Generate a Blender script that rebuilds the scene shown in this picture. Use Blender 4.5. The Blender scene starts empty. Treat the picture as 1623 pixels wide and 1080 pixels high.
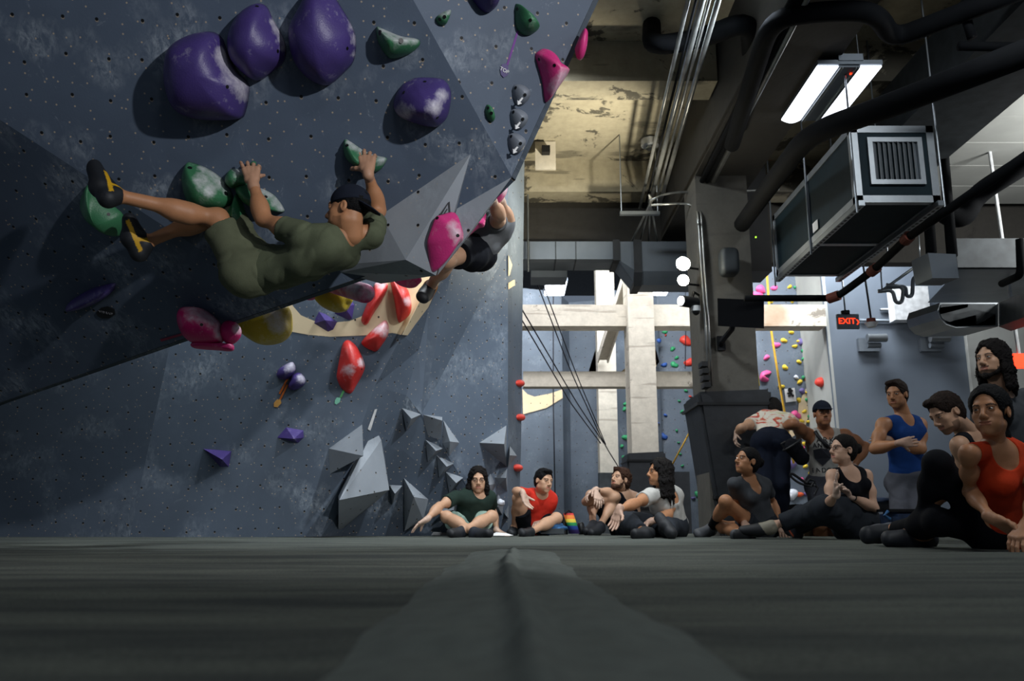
import bpy, bmesh, math, random
import numpy as np
from mathutils import Vector, Matrix, noise
from mathutils.bvhtree import BVHTree
random.seed(7)
S = bpy.context.scene
COL = S.collection
# ------------------------------------------------------------------ camera
FPX, CX, CY = 1350.0, 811.5, 540.0
TILT = math.atan(290/1350); CH = .11
ct, st = math.cos(TILT), math.sin(TILT)
cam = bpy.data.objects.new('camera', bpy.data.cameras.new('camera')); COL.objects.link(cam)
cam.location = (0, 0, CH); cam.rotation_euler = (math.pi/2+TILT, 0, 0)
cam.data.sensor_width = 36; cam.data.lens = FPX/1623*36
cam.data.clip_start = .02; cam.data.clip_end = 200
cam.data.dof.use_dof = True; cam.data.dof.focus_distance = 5.0; cam.data.dof.aperture_fstop = 4.0
S.camera = cam
# ------------------------------------------------------------------ world, exposure
w = bpy.data.worlds.new('world'); S.world = w; w.use_nodes = True
w.node_tree.nodes['Background'].inputs[0].default_value = (.55, .68, .9, 1)
w.node_tree.nodes['Background'].inputs[1].default_value = .22
S.view_settings.view_transform = 'Standard'; S.view_settings.look = 'None'
S.view_settings.exposure = 0.0; S.view_settings.gamma = 1.0
S.cycles.max_bounces = 6; S.cycles.diffuse_bounces = 3; S.cycles.glossy_bounces = 3
# ------------------------------------------------------------------ unseen lamps: gym spotlights, hall lights and some added fills
def aim(o, to):
    o.rotation_euler = (Vector(to)-o.location).to_track_quat('-Z', 'Y').to_euler()
def spot(loc, to, power, size, radius=.12, color=(1, .97, .92), blend=.5):
    d = bpy.data.lights.new('spotlight', 'SPOT'); d.energy = power; d.spot_size = math.radians(size)
    d.shadow_soft_size = radius; d.color = color; d.spot_blend = blend
    o = bpy.data.objects.new('spotlight_beam', d); COL.objects.link(o); o.location = loc; aim(o, to); return o
def area(loc, to, power, sx, sy, color=(1, 1, 1)):
    d = bpy.data.lights.new('area', 'AREA'); d.energy = power; d.shape = 'RECTANGLE'; d.size = sx; d.size_y = sy; d.color = color
    o = bpy.data.objects.new('unseen_area_light', d); COL.objects.link(o); o.location = loc; aim(o, to); return o
spot((2.9, -.4, 2.75), (-1.0, 4.2, 1.9), 760, 66, .07, (.97, .98, 1))
spot((1.9, 5.4, 4.2), (-1.9, 8.0, .8), 580, 95, .08, (.85, .93, 1))
area((-2.7, 6.45, 2.9), (-3.2, 7.7, .3), 20, 1.8, .12, (.85, .93, 1))  # added fill to brighten the left back wall, no fixture there
area((-.3, 7.2, 4.3), (-.5, 8.8, .4), 110, .8, .3, (.88, .95, 1))
area((.9, -1.2, 4.5), (.9, 1.5, 0), 60, 1.2, .3, (.92, .97, 1))  # added unseen fill to lift the near mat
area((3.2, 3.0, 4.15), (3.4, 6.0, 1.5), 75, 1.2, .3, (.92, .97, 1))  # added unseen fill for the front of the air unit and its louvres
area((6.4, 7.2, 3.3), (5.2, 8.8, 4.2), 100, .8, .3, (.97, .97, .95))
area((.6, 15.8, 6.2), (.2, 18, 2), 760, 6, 1.0, (.92, .96, 1))
area((.9, 12.4, 6.0), (.9, 15.5, 3), 320, 4, .5, (.97, .97, 1))
area((5.6, 14, 6.0), (5.2, 17, 2), 300, 2, .6, (.92, .96, 1))
area((3.5, 13.2, 5.6), (3.5, 15, 2.5), 90, 6, .6, (.92, .96, 1))
# ------------------------------------------------------------------ pixel <-> world helpers
def ray(px, py):
    dx, dy = (px-CX)/FPX, (CY-py)/FPX
    return Vector((dx, ct-st*dy, st+ct*dy))
O = Vector((0, 0, CH))
def at(px, py, Y):
    r = ray(px, py); return O+r*(Y/r.y)
def onz(px, py, z):
    r = ray(px, py); return O+r*((z-CH)/r.z)
def onx(px, py, X):
    r = ray(px, py); return O+r*(X/r.x)
def gnd(px, Y, z=-.02):
    d = Y*ct+(z-CH)*st; return Vector(((px-CX)/FPX*d, Y, z))
def proj(p):
    d = p.y*ct+(p.z-CH)*st; v = -p.y*st+(p.z-CH)*ct
    return CX+FPX*p.x/d, CY-FPX*v/d
class Pl:
    def __init__(s, a, b, c):
        s.p = a; n = (b-a).cross(c-a).normalized()
        if n.dot(O-a) < 0: n = -n
        s.n = n
    def hit(s, px, py, off=0):
        r = ray(px, py); return O+r*(((s.p+s.n*off-O).dot(s.n))/r.dot(s.n))
def mp(ox, oy, sc, pts): return [(ox+x/sc, oy+y/sc) for x, y in pts]
# ------------------------------------------------------------------ materials
def srgb(h):
    c = [int(h[i:i+2], 16)/255 for i in (0, 2, 4)]
    return tuple((x/12.92 if x <= .04045 else ((x+.055)/1.055)**2.4) for x in c)+(1,)
M = {}
def nodes(name):
    m = bpy.data.materials.new(name); m.use_nodes = True; nt = m.node_tree
    return m, nt, nt.nodes['Principled BSDF']
def N(nt, t, **kw):
    n = nt.nodes.new(t)
    if 'voronoi_dimensions' in kw: n.voronoi_dimensions = kw.pop('voronoi_dimensions')
    for k, v in kw.items():
        if k in n.inputs: n.inputs[k].default_value = v
        else: setattr(n, k, v)
    return n
def ramp(nt, fac, stops):
    r = nt.nodes.new('ShaderNodeValToRGB'); e = r.color_ramp.elements
    while len(e) < len(stops): e.new(.5)
    for i, (p, c) in enumerate(stops):
        e[i].position = p; e[i].color = c if len(c) == 4 else (*c, 1)
    nt.links.new(fac, r.inputs[0]); return r
def mix(nt, fac, a, b, blend='MIX'):
    x = nt.nodes.new('ShaderNodeMix'); x.data_type = 'RGBA'; x.blend_type = blend
    for sock, v in ((x.inputs[0], fac), (x.inputs[6], a), (x.inputs[7], b)):
        if hasattr(v, 'is_linked'): nt.links.new(v, sock)
        else: sock.default_value = v
    return x.outputs[2]
W4 = (1, 1, 1, 1); B4 = (0, 0, 0, 1)
def simple(name, hx, rough=.6, metal=0, var=.25, scale=8, bump=.0, bscale=60, coord='Object', spec=.4, chalk=False, attr=None):
    if name in M: return M[name]
    m, nt, b = nodes(name); L = nt.links.new
    tc = N(nt, 'ShaderNodeTexCoord'); nz = N(nt, 'ShaderNodeTexNoise', Scale=scale, Detail=5.0); L(tc.outputs[coord], nz.inputs['Vector'])
    c = srgb(hx); lo = tuple(x*(1-var) for x in c[:3])+(1,); hi = tuple(min(1, x*(1+var)) for x in c[:3])+(1,)
    r = ramp(nt, nz.outputs[0], [(.3, lo), (.7, hi)]); out = r.outputs[0]
    if attr:
        a = N(nt, 'ShaderNodeVertexColor', layer_name=attr); out = mix(nt, 1.0, a.outputs[0], ramp(nt, nz.outputs[0], [(.3, (1-var,)*3), (.7, (1, 1, 1))]).outputs[0], 'MULTIPLY')
    if chalk:
        a = N(nt, 'ShaderNodeAttribute', attribute_name='chalk')
        n2 = N(nt, 'ShaderNodeTexNoise', Scale=28.0, Detail=8.0, Roughness=.7); L(tc.outputs[coord], n2.inputs['Vector'])
        n5 = N(nt, 'ShaderNodeTexNoise', Scale=9.0, Detail=6.0, Roughness=.65); L(tc.outputs[coord], n5.inputs['Vector'])
        mt = N(nt, 'ShaderNodeMath', operation='MULTIPLY_ADD'); L(a.outputs['Fac'], mt.inputs[0]); mt.inputs[1].default_value = .28
        L(mix(nt, .5, n2.outputs[0], n5.outputs[0]), mt.inputs[2])
        mm = ramp(nt, mt.outputs[0], [(.55, B4), (.9, (.85, .85, .85))])
        out = mix(nt, mm.outputs[0], out, srgb('d8d4da'))
    L(out, b.inputs['Base Color'])
    b.inputs['Roughness'].default_value = rough; b.inputs['Metallic'].default_value = metal; b.inputs['Specular IOR Level'].default_value = spec
    if bump:
        n3 = N(nt, 'ShaderNodeTexNoise', Scale=bscale, Detail=4.0); L(tc.outputs[coord], n3.inputs['Vector'])
        bp = N(nt, 'ShaderNodeBump', Strength=bump, Distance=.01); L(n3.outputs[0], bp.inputs['Height']); L(bp.outputs[0], b.inputs['Normal'])
    M[name] = m; return m
def emit(name, hx, s):
    m, nt, b = nodes(name); b.inputs['Base Color'].default_value = srgb(hx)
    b.inputs['Emission Color'].default_value = srgb(hx); b.inputs['Emission Strength'].default_value = s; M[name] = m; return m
def wallmat(name, hx, chalk=1.0, hole=5.0, specks=1.0):
    m, nt, b = nodes(name); L = nt.links.new
    uv = N(nt, 'ShaderNodeUVMap', uv_map='UVMap').outputs[0]
    nz = N(nt, 'ShaderNodeTexNoise', Scale=.9, Detail=6.0, Roughness=.6); L(uv, nz.inputs[0])
    c = srgb(hx)
    base = ramp(nt, nz.outputs[0], [(.3, tuple(x*.82 for x in c[:3])), (.7, tuple(x*1.2 for x in c[:3]))]).outputs[0]
    # chalk smudges
    if chalk:
        a = N(nt, 'ShaderNodeTexNoise', Scale=1.9, Detail=3.0, Roughness=.5); L(uv, a.inputs[0])
        mpn = N(nt, 'ShaderNodeMapping'); mpn.inputs['Rotation'].default_value = (0, 0, .7); mpn.inputs['Scale'].default_value = (1, .6, 1); L(uv, mpn.inputs[0])
        d = N(nt, 'ShaderNodeTexNoise', Scale=26.0, Detail=8.0, Roughness=.75, Distortion=.6); L(mpn.outputs[0], d.inputs[0])
        ra = ramp(nt, a.outputs[0], [(.52, B4), (.72, W4)]); rd = ramp(nt, d.outputs[0], [(.42, B4), (.72, W4)])
        mul = mix(nt, 1.0, ra.outputs[0], rd.outputs[0], 'MULTIPLY')
        mul2 = mix(nt, 1.0, mul, (.75*chalk,)*3+(1,), 'MULTIPLY')
        base = mix(nt, mul2, base, srgb('b9c3cc'))
        # thin scuffs
        e = N(nt, 'ShaderNodeTexNoise', Scale=7.0, Detail=9.0, Roughness=.8, Distortion=2.2); L(mpn.outputs[0], e.inputs[0])
        re = ramp(nt, e.outputs[0], [(.60, B4), (.72, (.4*chalk,)*3)])
        base = mix(nt, re.outputs[0], base, srgb('aab4be'))
    if specks:
        v = N(nt, 'ShaderNodeTexVoronoi', Scale=hole*2.2, Randomness=1.0, voronoi_dimensions='2D'); L(uv, v.inputs['Vector'])
        rv = ramp(nt, v.outputs['Distance'], [(.045, (.8*specks,)*3), (.06, B4)]); base = mix(nt, rv.outputs[0], base, srgb('b0a08c'))
    v = N(nt, 'ShaderNodeTexVoronoi', Scale=hole, Randomness=.28, voronoi_dimensions='2D'); L(uv, v.inputs['Vector'])
    off = N(nt, 'ShaderNodeVectorMath', operation='ADD'); L(uv, off.inputs[0]); off.inputs[1].default_value = (.0, .006, 0)
    v2 = N(nt, 'ShaderNodeTexVoronoi', Scale=hole, Randomness=.28, voronoi_dimensions='2D'); L(off.outputs[0], v2.inputs['Vector'])
    base = mix(nt, ramp(nt, v2.outputs['Distance'], [(.035, (.7,)*3), (.05, B4)]).outputs[0], base, srgb('9a8c78'))
    base = mix(nt, ramp(nt, v.outputs['Distance'], [(.038, W4), (.048, B4)]).outputs[0], base, srgb('08090b'))
    L(base, b.inputs['Base Color']); b.inputs['Roughness'].default_value = .62; b.inputs['Specular IOR Level'].default_value = .35
    n3 = N(nt, 'ShaderNodeTexNoise', Scale=90.0, Detail=3.0); L(uv, n3.inputs[0])
    bp = N(nt, 'ShaderNodeBump', Strength=.12, Distance=.004); L(n3.outputs[0], bp.inputs['Height']); L(bp.outputs[0], b.inputs['Normal'])
    M[name] = m; return m
def concrete(name, hx, dark, amount=.55, scale=1.6, stain=None):
    m, nt, b = nodes(name); L = nt.links.new
    tc = N(nt, 'ShaderNodeTexCoord').outputs['Object']
    n1 = N(nt, 'ShaderNodeTexNoise', Scale=scale, Detail=9.0, Roughness=.68, Distortion=.5); L(tc, n1.inputs[0])
    n2 = N(nt, 'ShaderNodeTexNoise', Scale=scale*6, Detail=6.0, Roughness=.7); L(tc, n2.inputs[0])
    base = mix(nt, ramp(nt, n2.outputs[0], [(.3, B4), (.7, W4)]).outputs[0], tuple(x*.75 for x in srgb(hx)[:3])+(1,), srgb(hx))
    base = mix(nt, ramp(nt, n1.outputs[0], [(amount, B4), (amount+.03, (.85,)*3)]).outputs[0], base, srgb(dark))
    mpn = N(nt, 'ShaderNodeMapping'); mpn.inputs['Scale'].default_value = (.4, 1, 5); L(tc, mpn.inputs[0])
    n4 = N(nt, 'ShaderNodeTexNoise', Scale=2.2, Detail=4.0); L(mpn.outputs[0], n4.inputs[0])
    base = mix(nt, ramp(nt, n4.outputs[0], [(.62, B4), (.66, (.5,)*3)]).outputs[0], base, tuple(x*1.4 for x in srgb(dark)[:3])+(1,))
    if stain:
        n5 = N(nt, 'ShaderNodeTexNoise', Scale=.8, Detail=3.0); L(tc, n5.inputs[0])
        base = mix(nt, ramp(nt, n5.outputs[0], [(.62, B4), (.72, (.6,)*3)]).outputs[0], base, srgb(stain))
    L(base, b.inputs['Base Color']); b.inputs['Roughness'].default_value = .85
    bp = N(nt, 'ShaderNodeBump', Strength=.5, Distance=.02); L(n1.outputs[0], bp.inputs['Height']); L(bp.outputs[0], b.inputs['Normal'])
    M[name] = m; return m
wallmat('wall_paint', '4e5a6b', 1.4); wallmat('wall_paint_shaded', '3e4854', .9); wallmat('back_paint', '535e6c', .9, 5.0); wallmat('far_paint', '5c6672', .5, 4.0, .3)
wallmat('volume_paint', '898f96', .5, 5.0, .3); wallmat('birch', 'e3cda8', .15, 5.0, .0)
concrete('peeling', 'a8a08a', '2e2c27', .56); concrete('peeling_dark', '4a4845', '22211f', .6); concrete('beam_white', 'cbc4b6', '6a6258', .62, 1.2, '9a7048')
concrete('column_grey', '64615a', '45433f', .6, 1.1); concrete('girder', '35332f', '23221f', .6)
simple('mat_vinyl', '25282c', .55, bump=.2, bscale=20); simple('black_metal', '14161a', .5, .3); simple('black_pipe', '0c0e11', .85, var=.15, spec=.1)
simple('galv', '8b9196', .35, .85, .15, 3); simple('galv_dull', '6c747c', .5, .6, .15, 2); simple('duct_dark', '3a3f42', .6, .3); simple('steel_conduit', '9a9c9a', .35, .8)
simple('unit_green', '12232a', .7, 0, .15, spec=.2); simple('alu', '9ba1a6', .4, .7, .1); simple('rust', '6a3428', .8); simple('white_paint', 'c9ccce', .5); simple('plastic_black', '0e0f11', .45)
simple('screen', '07080b', .25, var=.05); simple('wood', '7a6248', .6, scale=3); simple('right_paint', '59626d', .7, var=.08, scale=1.2); simple('white_tile', '9a9c98', .7, var=.12, scale=2)
simple('wire', '1a1a24', .6); simple('yellow_rope', 'c79a2c', .7); simple('strap', 'b8a020', .7); simple('flange', '24272a', .6)
emit('lamp_white', 'eef3ff', 3); emit('lamp_far', 'f2f6ff', 8); emit('lamp_flood', 'fff6dc', 90); emit('exit_red', 'ff3a18', 2.2); emit('led_red', 'ff3010', 4); emit('led_green', 'b0ff40', 1.5); emit('lamp_spot', 'ffffff', 12)
for n, h in dict(hold_purple='453774', hold_green='3a7450', hold_pink='d63a82', hold_red='c8322e', hold_yellow='b49a22', hold_grey='7c828c', hold_magenta='c01a66').items():
    simple(n, h, .42, chalk=True, var=.12, bump=.15, bscale=120)
for n, h in dict(far_green='3aa06a', far_red='e04436', far_blue='3a62b0', far_yellow='e6c63a', far_pink='e85a96', far_orange='e8643a', far_purple='6a5f94', far_white='d8dce4').items():
    simple(n, h, .5, var=.15)
simple('tape_purple', '6a2a86', .6); simple('tape_orange', 'd8702a', .6); simple('tape_green', '58a868', .6); simple('tape_pink', '8a3048', .6); simple('tag_dark', '1c1e22', .5)
simple('tag_purple', '3d2c6c', .5); simple('tag_orange', 'd09a50', .5); simple('tag_mint', '7cc0a4', .5); simple('white_mark', 'dadada', .6); simple('text_grey', '7c7c80', .6)
# ------------------------------------------------------------------ object helpers
def link(name, bm, mat, parent=None, smooth=False, label=None, cat=None, group=None, kind=None, loc=None, uv=False, bevel=0, origin=True):
    me = bpy.data.meshes.new(name)
    if bevel: bmesh.ops.bevel(bm, geom=bm.edges[:], offset=bevel, segments=2, affect='EDGES', clamp_overlap=True)
    bm.normal_update()
    if uv:
        l = bm.loops.layers.uv.new('UVMap')
        for f in bm.faces:
            n = f.normal; e1 = Vector((0, 0, 1)).cross(n)
            e1 = e1.normalized() if e1.length > .05 else Vector((1, 0, 0)); e2 = n.cross(e1)
            for lp in f.loops: lp[l].uv = (lp.vert.co.dot(e1)+5.03, lp.vert.co.dot(e2)+5.07)
    o = bpy.data.objects.new(name, me)
    if origin and parent is None and bm.verts:
        xs = [v.co for v in bm.verts]; c = Vector((sum(v.x for v in xs)/len(xs), sum(v.y for v in xs)/len(xs), min(v.z for v in xs)))
        for v in bm.verts: v.co -= c
        o.location = c
    elif parent is not None:
        pl = parent
        off = Vector()
        while pl is not None: off += pl.location; pl = pl.parent
        for v in bm.verts: v.co -= off
    bm.to_mesh(me); bm.free()
    me.materials.append(M[mat] if isinstance(mat, str) else mat)
    if smooth:
        me.polygons.foreach_set('use_smooth', [True]*len(me.polygons))
    COL.objects.link(o); o.parent = parent
    tag(o, label, cat, group, kind); return o
def tag(o, label=None, cat=None, group=None, kind=None):
    if label: o['label'] = label
    if cat: o['category'] = cat
    if group: o['group'] = group
    if kind: o['kind'] = kind
def root(name, loc, label, cat, group=None):
    o = bpy.data.objects.new(name, None); COL.objects.link(o); o.location = loc; o.empty_display_size = .1
    tag(o, label, cat, group); return o
def bm_(): return bmesh.new()
def bx(bm, x0, x1, y0, y1, z0, z1, M4=None):
    v = [bm.verts.new(c) for c in ((x0, y0, z0), (x1, y0, z0), (x1, y1, z0), (x0, y1, z0), (x0, y0, z1), (x1, y0, z1), (x1, y1, z1), (x0, y1, z1))]
    for f in ((3, 2, 1, 0), (4, 5, 6, 7), (0, 1, 5, 4), (1, 2, 6, 5), (2, 3, 7, 6), (3, 0, 4, 7)): bm.faces.new([v[i] for i in f])
    if M4 is not None:
        for q in v: q.co = M4 @ q.co
    return bm
def hexa(bm, lo, hi):
    v = [bm.verts.new(p) for p in lo+hi]
    for f in ((3, 2, 1, 0), (4, 5, 6, 7), (0, 1, 5, 4), (1, 2, 6, 5), (2, 3, 7, 6), (3, 0, 4, 7)): bm.faces.new([v[i] for i in f])
    bmesh.ops.recalc_face_normals(bm, faces=bm.faces[:]); return bm
def rounded(pts, r=.15, n=5):
    out = [pts[0]]
    for i in range(1, len(pts)-1):
        a, b, c = pts[i-1], pts[i], pts[i+1]; u = a-b; v = c-b
        ru = min(r, u.length*.45); rv = min(r, v.length*.45); p = b+u.normalized()*ru; q = b+v.normalized()*rv
        for k in range(n+1):
            t = k/n; out.append(p*(1-t)**2+b*2*t*(1-t)+q*t*t)
    out.append(pts[-1]); return out
def tube(bm, pts, r, n=10, rr=0, r2=None):
    pts = [Vector(p) for p in pts]
    if rr: pts = rounded(pts, rr)
    d = (pts[1]-pts[0]).normalized(); u = d.orthogonal().normalized(); rings = []
    for i, p in enumerate(pts):
        d2 = ((pts[min(i+1, len(pts)-1)]-pts[max(i-1, 0)])).normalized()
        q = d.rotation_difference(d2); u = q @ u; d = d2; v = d.cross(u)
        rad = r if r2 is None else r+(r2-r)*i/(len(pts)-1)
        rings.append([bm.verts.new(p+(u*math.cos(a)+v*math.sin(a))*rad) for a in [2*math.pi*k/n for k in range(n)]])
    for a, b in zip(rings, rings[1:]):
        for k in range(n): bm.faces.new((a[k], a[(k+1) % n], b[(k+1) % n], b[k]))
    bm.faces.new(rings[0][::-1]); bm.faces.new(rings[-1]); return bm
def cyl(bm, a, b, r, n=20): return tube(bm, [Vector(a), Vector(b)], r, n)
def hull(bm, pts):
    vs = [bm.verts.new(p) for p in pts]
    r = bmesh.ops.convex_hull(bm, input=vs)
    bmesh.ops.delete(bm, geom=[g for g in r['geom_interior'] if isinstance(g, bmesh.types.BMVert)], context='VERTS')
    bmesh.ops.recalc_face_normals(bm, faces=bm.faces[:]); return bm
def facets(name, verts, faces, mat, thick=.03, **kw):
    bm = bm_(); v = [bm.verts.new(p) for p in verts]
    for f in faces: bm.faces.new([v[i] for i in f])
    bm.normal_update()
    for f in bm.faces:
        if f.normal.dot(O-f.calc_center_median()) < 0: f.normal_flip()
    o = link(name, bm, mat, uv=True, origin=False, **kw)
    if thick:
        s = o.modifiers.new('solid', 'SOLIDIFY'); s.thickness = thick; s.offset = -1
    return o
def decal(name, pl, pts, mat, parent=None, off=.004, t=.003, **kw):
    bm = bm_(); a = [bm.verts.new(pl.hit(x, y, off)) for x, y in pts]; f = bm.faces.new(a); bm.normal_update()
    if f.normal.dot(O-a[0].co) < 0: f.normal_flip()
    bmesh.ops.solidify(bm, geom=bm.faces[:], thickness=t) if t else None
    return link(name, bm, mat, parent, uv=True, **kw)
def text(name, s, p, right, up, size, mat, parent, align='CENTER'):
    c = bpy.data.curves.new(name, 'FONT'); c.body = s; c.size = size; c.align_x = align; c.align_y = 'CENTER'; c.extrude = .001; c.offset = size*.012
    tmp = bpy.data.objects.new(name, c); me = bpy.data.meshes.new_from_object(tmp); bpy.data.objects.remove(tmp); me.materials.clear(); me.materials.append(M[mat])
    o = bpy.data.objects.new(name, me); COL.objects.link(o)
    x = right.normalized(); z = x.cross(up).normalized(); y = z.cross(x)
    m = Matrix((x, y, z)).transposed().to_4x4(); m.translation = p-(parent.location if parent else Vector()); o.matrix_local = m
    o.parent = parent; return o
# ================================================================== STRUCTURE
bm = bm_(); bx(bm, -14, 14, -6, 24, -.5, -.36); link('floor', bm, 'column_grey', kind='structure')
# crash mat: undulating fabric
m, nt, b = nodes('mat_fabric'); L = nt.links.new
tc = N(nt, 'ShaderNodeTexCoord').outputs['Object']
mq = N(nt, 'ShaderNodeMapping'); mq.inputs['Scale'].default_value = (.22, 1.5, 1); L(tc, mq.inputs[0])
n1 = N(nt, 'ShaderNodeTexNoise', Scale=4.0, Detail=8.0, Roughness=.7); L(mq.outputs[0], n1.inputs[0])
n2 = N(nt, 'ShaderNodeTexNoise', Scale=180.0, Detail=3.0); L(tc, n2.inputs[0])
c1 = mix(nt, ramp(nt, n2.outputs[0], [(.3, B4), (.7, W4)]).outputs[0], srgb('4e524c'), srgb('6b6f68'))
c1 = mix(nt, ramp(nt, n1.outputs[0], [(.36, (.75,)*3), (.6, B4)]).outputs[0], c1, srgb('34383a'))  # wrinkle shade painted into the fabric colour as stretched dark bands
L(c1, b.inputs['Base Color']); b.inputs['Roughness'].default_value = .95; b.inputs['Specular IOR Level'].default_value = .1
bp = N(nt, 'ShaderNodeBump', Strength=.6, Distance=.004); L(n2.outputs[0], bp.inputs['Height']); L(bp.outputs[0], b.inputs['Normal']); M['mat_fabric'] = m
def matz(x, y):
    z = .012*noise.noise(Vector((x*.35, y*1.6, 0)))+.006*noise.noise(Vector((x*.9, y*4.5, 3)))
    sx = .02*math.sin(y*2.1)*math.exp(-y*.3)
    d = abs(x-sx+.0)
    near = 1/(1+math.exp((y-3.1)*4))
    z += near*(.010*math.exp(-(d/.14)**4) + .010*math.exp(-(d/.018)**2) + .003*math.sin(y*26+x*9)*math.exp(-(d/.12)**2))
    z += .010*noise.noise(Vector((x*.5, y*9, 9)))*min(1, y*.4)*math.exp(-y*.25)
    z += .006*math.exp(-((y-2.3)/.10)**2)*(.4+noise.noise(Vector((x*1.2, 7, 1))))
    z += .006*math.exp(-((y-1.55)/.06)**2)*(.4+noise.noise(Vector((x*1.5, 2, 8))))
    return z-.012
def grid(bm, xs, ys, f, base):
    V = [[bm.verts.new((x, y, f(x, y))) for x in xs] for y in ys]
    for j in range(len(ys)-1):
        for i in range(len(xs)-1): bm.faces.new((V[j][i], V[j][i+1], V[j+1][i+1], V[j+1][i]))
    edge = V[0]+[r[-1] for r in V[1:]]+V[-1][-2::-1]+[r[0] for r in V[-2:0:-1]]
    low = [bm.verts.new((v.co.x, v.co.y, base)) for v in edge]; n = len(edge)
    for i in range(n): bm.faces.new((edge[i], low[i], low[(i+1) % n], edge[(i+1) % n]))
xs = sorted(set([round(-9+.3*i, 3) for i in range(28)]+[round(-.6+.0125*i, 4) for i in range(97)]+[round(.6+.1*i, 3) for i in range(66)]))
ys = [-2, -1, 0]; y = .2
while y < 5: ys.append(y); y += .015+y*.012
while y < 10.6: ys.append(y); y += .2
bm = bm_(); grid(bm, xs, ys, matz, -.36)
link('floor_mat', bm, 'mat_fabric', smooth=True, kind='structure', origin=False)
def flapz(x, y):
    c_ = .02*math.sin(y*2.1)*math.exp(-y*.3); d = abs(x-c_); wob = .02*noise.noise(Vector((y*3, 1, 5)))
    z = matz(x, y)+.010*(1-min(1, d/.18)**3)
    z += .010*math.exp(-((x-c_-wob*.5)/.014)**2)+.006*noise.noise(Vector((x*9, y*7, 4)))*math.exp(-(d/.12)**2)
    z += .0035*math.sin(y*34+x*20+3*noise.noise(Vector((x*4, y*3, 0))))*math.exp(-((d-.05)/.05)**2)
    return z-.002
ys2 = []; y = .25
while y < 3.75: ys2.append(y); y += .012+y*.006
bm = bm_(); grid(bm, [-.19+.38*i/60 for i in range(61)], ys2, flapz, -.03)
simple('flap_fabric', '626864', .9, var=.12, scale=30, bump=.3, bscale=200, spec=.1)
link('trim_2', bm, 'flap_fabric', smooth=True, kind='structure', origin=False)
# ---- overhanging climbing wall (camera side facets)
A0 = at(811, 280, 4.3); PA = Pl(A0, A0+Vector((1, .02, 0)), A0+Vector((0, -.53, .85)))
tl = PA.hit(-320, -15); cr = PA.hit(450, 482); top0 = PA.hit(0, -120); top1 = PA.hit(610, -120)
lipL = at(0, 638, PA.hit(0, 638).y+.95)
print('PA', PA.n, PA.hit(0,0), PA.hit(0,638), PA.hit(400,430))
PD = Pl(PA.hit(0, 190), PA.hit(450, 482), lipL)
print('PD', PD.n); PR = Pl(PA.hit(655, 0), PA.hit(811, 280), at(940, 0, PA.hit(940, 0).y+.28)); print('PR', PR.n)
vs = [PA.hit(-320, -15), PA.hit(-320, -260), PA.hit(560, -260), PA.hit(593, -110), PA.hit(655, 0), PA.hit(811, 280), PA.hit(692, 398), PA.hit(450, 482),
      PD.hit(0, 638), PD.hit(-320, 762), PR.hit(1003, -140), PR.hit(940, 0), PA.hit(0, 190)]
back = Vector((0, .45, .8))
lip = [10, 11, 5, 6, 7, 8, 9]
bk = [vs[i]+back for i in lip]
nb = len(vs)
faces = [(0, 1, 2, 3, 4, 5, 6, 7, 12), (0, 12, 7, 8, 9), (4, 3, 10, 11, 5)]
o = facets('wall_overhang', vs, faces, 'wall_paint', .045, kind='structure')
# underside returning up to the back wall
und = [vs[i]+Vector((0, .05, .02)) for i in lip]+bk
facets('wall_overhang_underside', und, [(i, i+1, nb and i+1+len(lip), i+len(lip)) for i in range(len(lip)-1)], 'wall_paint_shaded', .03, kind='structure')
# lip trim strip
bm = bm_()
for a, b_ in zip([11, 5, 6, 7, 8], [5, 6, 7, 8, 9]):
    p, q = vs[a], vs[b_]; d = (q-p).normalized(); nrm = Vector((0, .05, .025))
    up = Vector((0, 0, .012))
    hexa(bm, [p-up*.3, q-up*.3, q+nrm-up*.3, p+nrm-up*.3], [p+up*.2, q+up*.2, q+nrm+up*.2, p+nrm+up*.2])
link('trim_1', bm, 'duct_dark', kind='structure', origin=False)
# ---- lower left back walls
c270 = at(270, 545, 7.55)
P1 = Pl(gnd(-400, 7.7), gnd(205, 7.8), c270); P2 = Pl(gnd(205, 7.8), c270, gnd(509, 8.15))
cr_t = c270+(c270-gnd(205, 7.8))*1.9
def P2t(x, y): return P2.hit(x, y)
w1 = [gnd(-600, 7.65), gnd(205, 7.8), cr_t, P1.hit(-600, 150)]
facets('wall_left', w1, [(0, 1, 2, 3)], 'back_paint', .03, kind='structure')
Lc = [P2.hit(509, 851), P2.hit(574, 672), P2.hit(594, 612), P2.hit(638, 531), P2.hit(690, 430), P2.hit(760, 290), P2.hit(790, 230)]
w2 = [gnd(205, 7.8)]+Lc+[cr_t]
facets('wall_left_panel', w2, [tuple(range(len(w2)))], 'back_paint', .03, kind='structure')
Rp = [(541, 850), (619, 696), (644, 627), (664, 555), (680, 488), (722, 400), (800, 240)]
Rc = [at(x, y, Lc[i].y+.38+.02*i) for i, (x, y) in enumerate(Rp)]
facets('wall_left_arete', Lc+Rc, [(i, i+1, i+8, i+7) for i in range(6)], 'back_paint', .03, kind='structure')
k1 = at(772, 800, 8.9); c805b, c805t = gnd(805, 9.2), at(805, 395, 8.9)
fold = at(668, 657, Rc[2].y+.1)
w3 = [Rc[2], Rc[3], Rc[4], Rc[5], Rc[6], c805t, c805b, gnd(790, 9.15), fold, Rc[1], Rc[0], at(806, 200, 8.8)]
facets('wall_middle', w3, [(0, 1, 8), (1, 2, 8), (2, 3, 8), (3, 5, 8), (3, 4, 11, 5), (8, 5, 6, 7)], 'back_paint', .03, kind='structure')
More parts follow.
